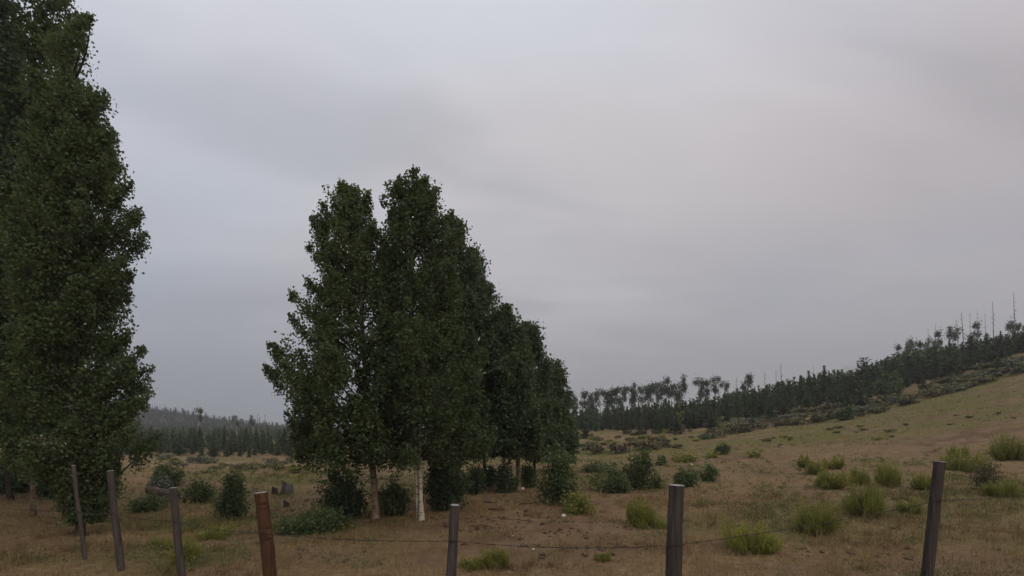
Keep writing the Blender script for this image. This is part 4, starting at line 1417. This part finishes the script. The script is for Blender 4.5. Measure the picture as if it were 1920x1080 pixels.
grass('near_grass', 'short dry tan grass with green patches around the fence', 30500, 7, 3.0, 14.0, 0.035, 0.115, 901, 0.8)
grass('meadow_grass', 'dry grass of the open meadow beyond the fence', 27000, 4, 12.0, 75.0, 0.04, 0.13, 902, 0.8)
grass('tall_grass', 'scattered taller straw-coloured grass stalks near the fence', 2600, 6, 3.2, 16.0, 0.12, 0.30, 903, 0.8)


def clods(name, label, spots, seed):
    g = np.random.default_rng(seed)
    base = np.array([(1, 0, 0), (0, 1, 0), (-1, 0, 0), (0, -1, 0), (0, 0, 1), (0, 0, -1)], float)
    tri = np.array([(0, 1, 4), (1, 2, 4), (2, 3, 4), (3, 0, 4), (1, 0, 5), (2, 1, 5), (3, 2, 5), (0, 3, 5)])
    V, T, o = [], [], 0
    for px, py, sx, sy, n in spots:
        cx, cy, _ = hit(px, py)
        for _ in range(n):
            x, y = cx + g.normal(0, sx), cy + g.normal(0, sy)
            r = g.uniform(0.012, 0.05) * g.random() ** 0.7 + 0.008
            a = g.uniform(0, 6.28)
            v = base * r * g.uniform(0.6, 1.4, (6, 1)) * np.array([1.4, 1, 0.7])
            v = v @ np.array([[math.cos(a), -math.sin(a), 0], [math.sin(a), math.cos(a), 0], [0, 0, 1]])
            V.append(v + np.array([x, y, z1(x, y) + r * 0.25]))
            T.append(tri + o)
            o += 6
    link(name, make_mesh(name, np.vstack(V), [np.vstack(T)], M['clod']), None, label, 'soil', None, 'stuff')


clods('soil_clods', 'dark soil clods and litter on the low heap right of the clump',
      ((960, 978, 0.9, 0.35, 130), (1040, 1000, 1.0, 0.4, 80), (900, 985, 0.5, 0.3, 50), (600, 1045, 0.5, 0.3, 40), (1120, 1030, 0.7, 0.3, 50), (1600, 1040, 0.9, 0.4, 50)), 906)


def weeds(name, label, n, d0, d1, seed):
    g = np.random.default_rng(seed)
    d = d0 * (d1 / d0) ** (g.random(n) ** 0.85)
    x = (g.uniform(-220, 2140, n) - CX) / FPX * d
    p = np.clip(green_of(x, d) * 1.1 - 0.12, 0.03, 1) * sstep(0.38, 0.6, fbm(x * 0.8, d * 0.8, 81, 3))
    k = g.random(n) < p
    x, d = x[k], d[k]
    n = len(x)
    z = zt(x, d)
    nl = 16
    r = np.repeat(np.arange(n), nl)
    sz = g.uniform(0.05, 0.16, n)
    off = g.normal(size=(len(r), 3)) * np.array([0.55, 0.55, 0.0]) * sz[r][:, None]
    off[:, 2] = g.random(len(r)) * sz[r] * 1.1
    c = np.stack([x, d, z], 1)[r] + off
    dirs = off / (np.linalg.norm(off, axis=1, keepdims=True) + 1e-6) + np.array([0, 0, 0.5])
    v, f = leaf_quads(c, np.maximum(0.018, d[r] * 0.0016) * g.uniform(0.7, 1.3, len(r)), g, 2.4, dirs)
    tone = np.clip(g.normal(0.4, 0.2, n)[r] + g.normal(0, 0.1, len(r)), 0, 1)
    link(name, make_mesh(name, v, [f], M['weed'], {'tone': np.repeat(tone, 4)}), None, label, 'weeds', None, 'stuff')


GREEN += [hit(*p)[:2] + r for p, r in (((1500, 960), (2.6, 2.0, 1.0)), ((1620, 930), (3.2, 2.6, 1.0)), ((1830, 900), (2.6, 2.4, 1.0)), ((1220, 980), (1.2, 0.8, 1.0)))]
weeds('meadow_weeds', 'small green and grey weeds scattered through the dry grass', 13000, 3.2, 24.0, 905)

# ------------------------------------------------------------------ smoke haze in the air
hx, hy0, hy1, hz0, hz1 = 2900, -2900, 2900, float(fz.min()) - 1.0, float(max(mz.max(), fz.max())) + 6.0
hv = np.array([(sx * hx, yy, zq) for zq in (hz0, hz1) for sx, yy in ((-1, hy0), (1, hy0), (1, hy1), (-1, hy1))])
hm, ht = new_mat('smoke_haze')
pv = nd(ht, 'ShaderNodeVolumePrincipled')
pv.inputs['Color'].default_value = (0.80, 0.83, 0.87, 1)
pv.inputs['Density'].default_value = 0.0008
pv.inputs['Anisotropy'].default_value = 0.2
ho = nd(ht, 'ShaderNodeOutputMaterial')
ht.links.new(pv.outputs[0], ho.inputs['Volume'])
link('haze', make_mesh('haze', hv, [np.array([(0, 3, 2, 1), (4, 5, 6, 7), (0, 1, 5, 4), (1, 2, 6, 5), (2, 3, 7, 6), (3, 0, 4, 7)])], hm), kind='stuff',
     label='thin grey wildfire smoke hanging in the air')
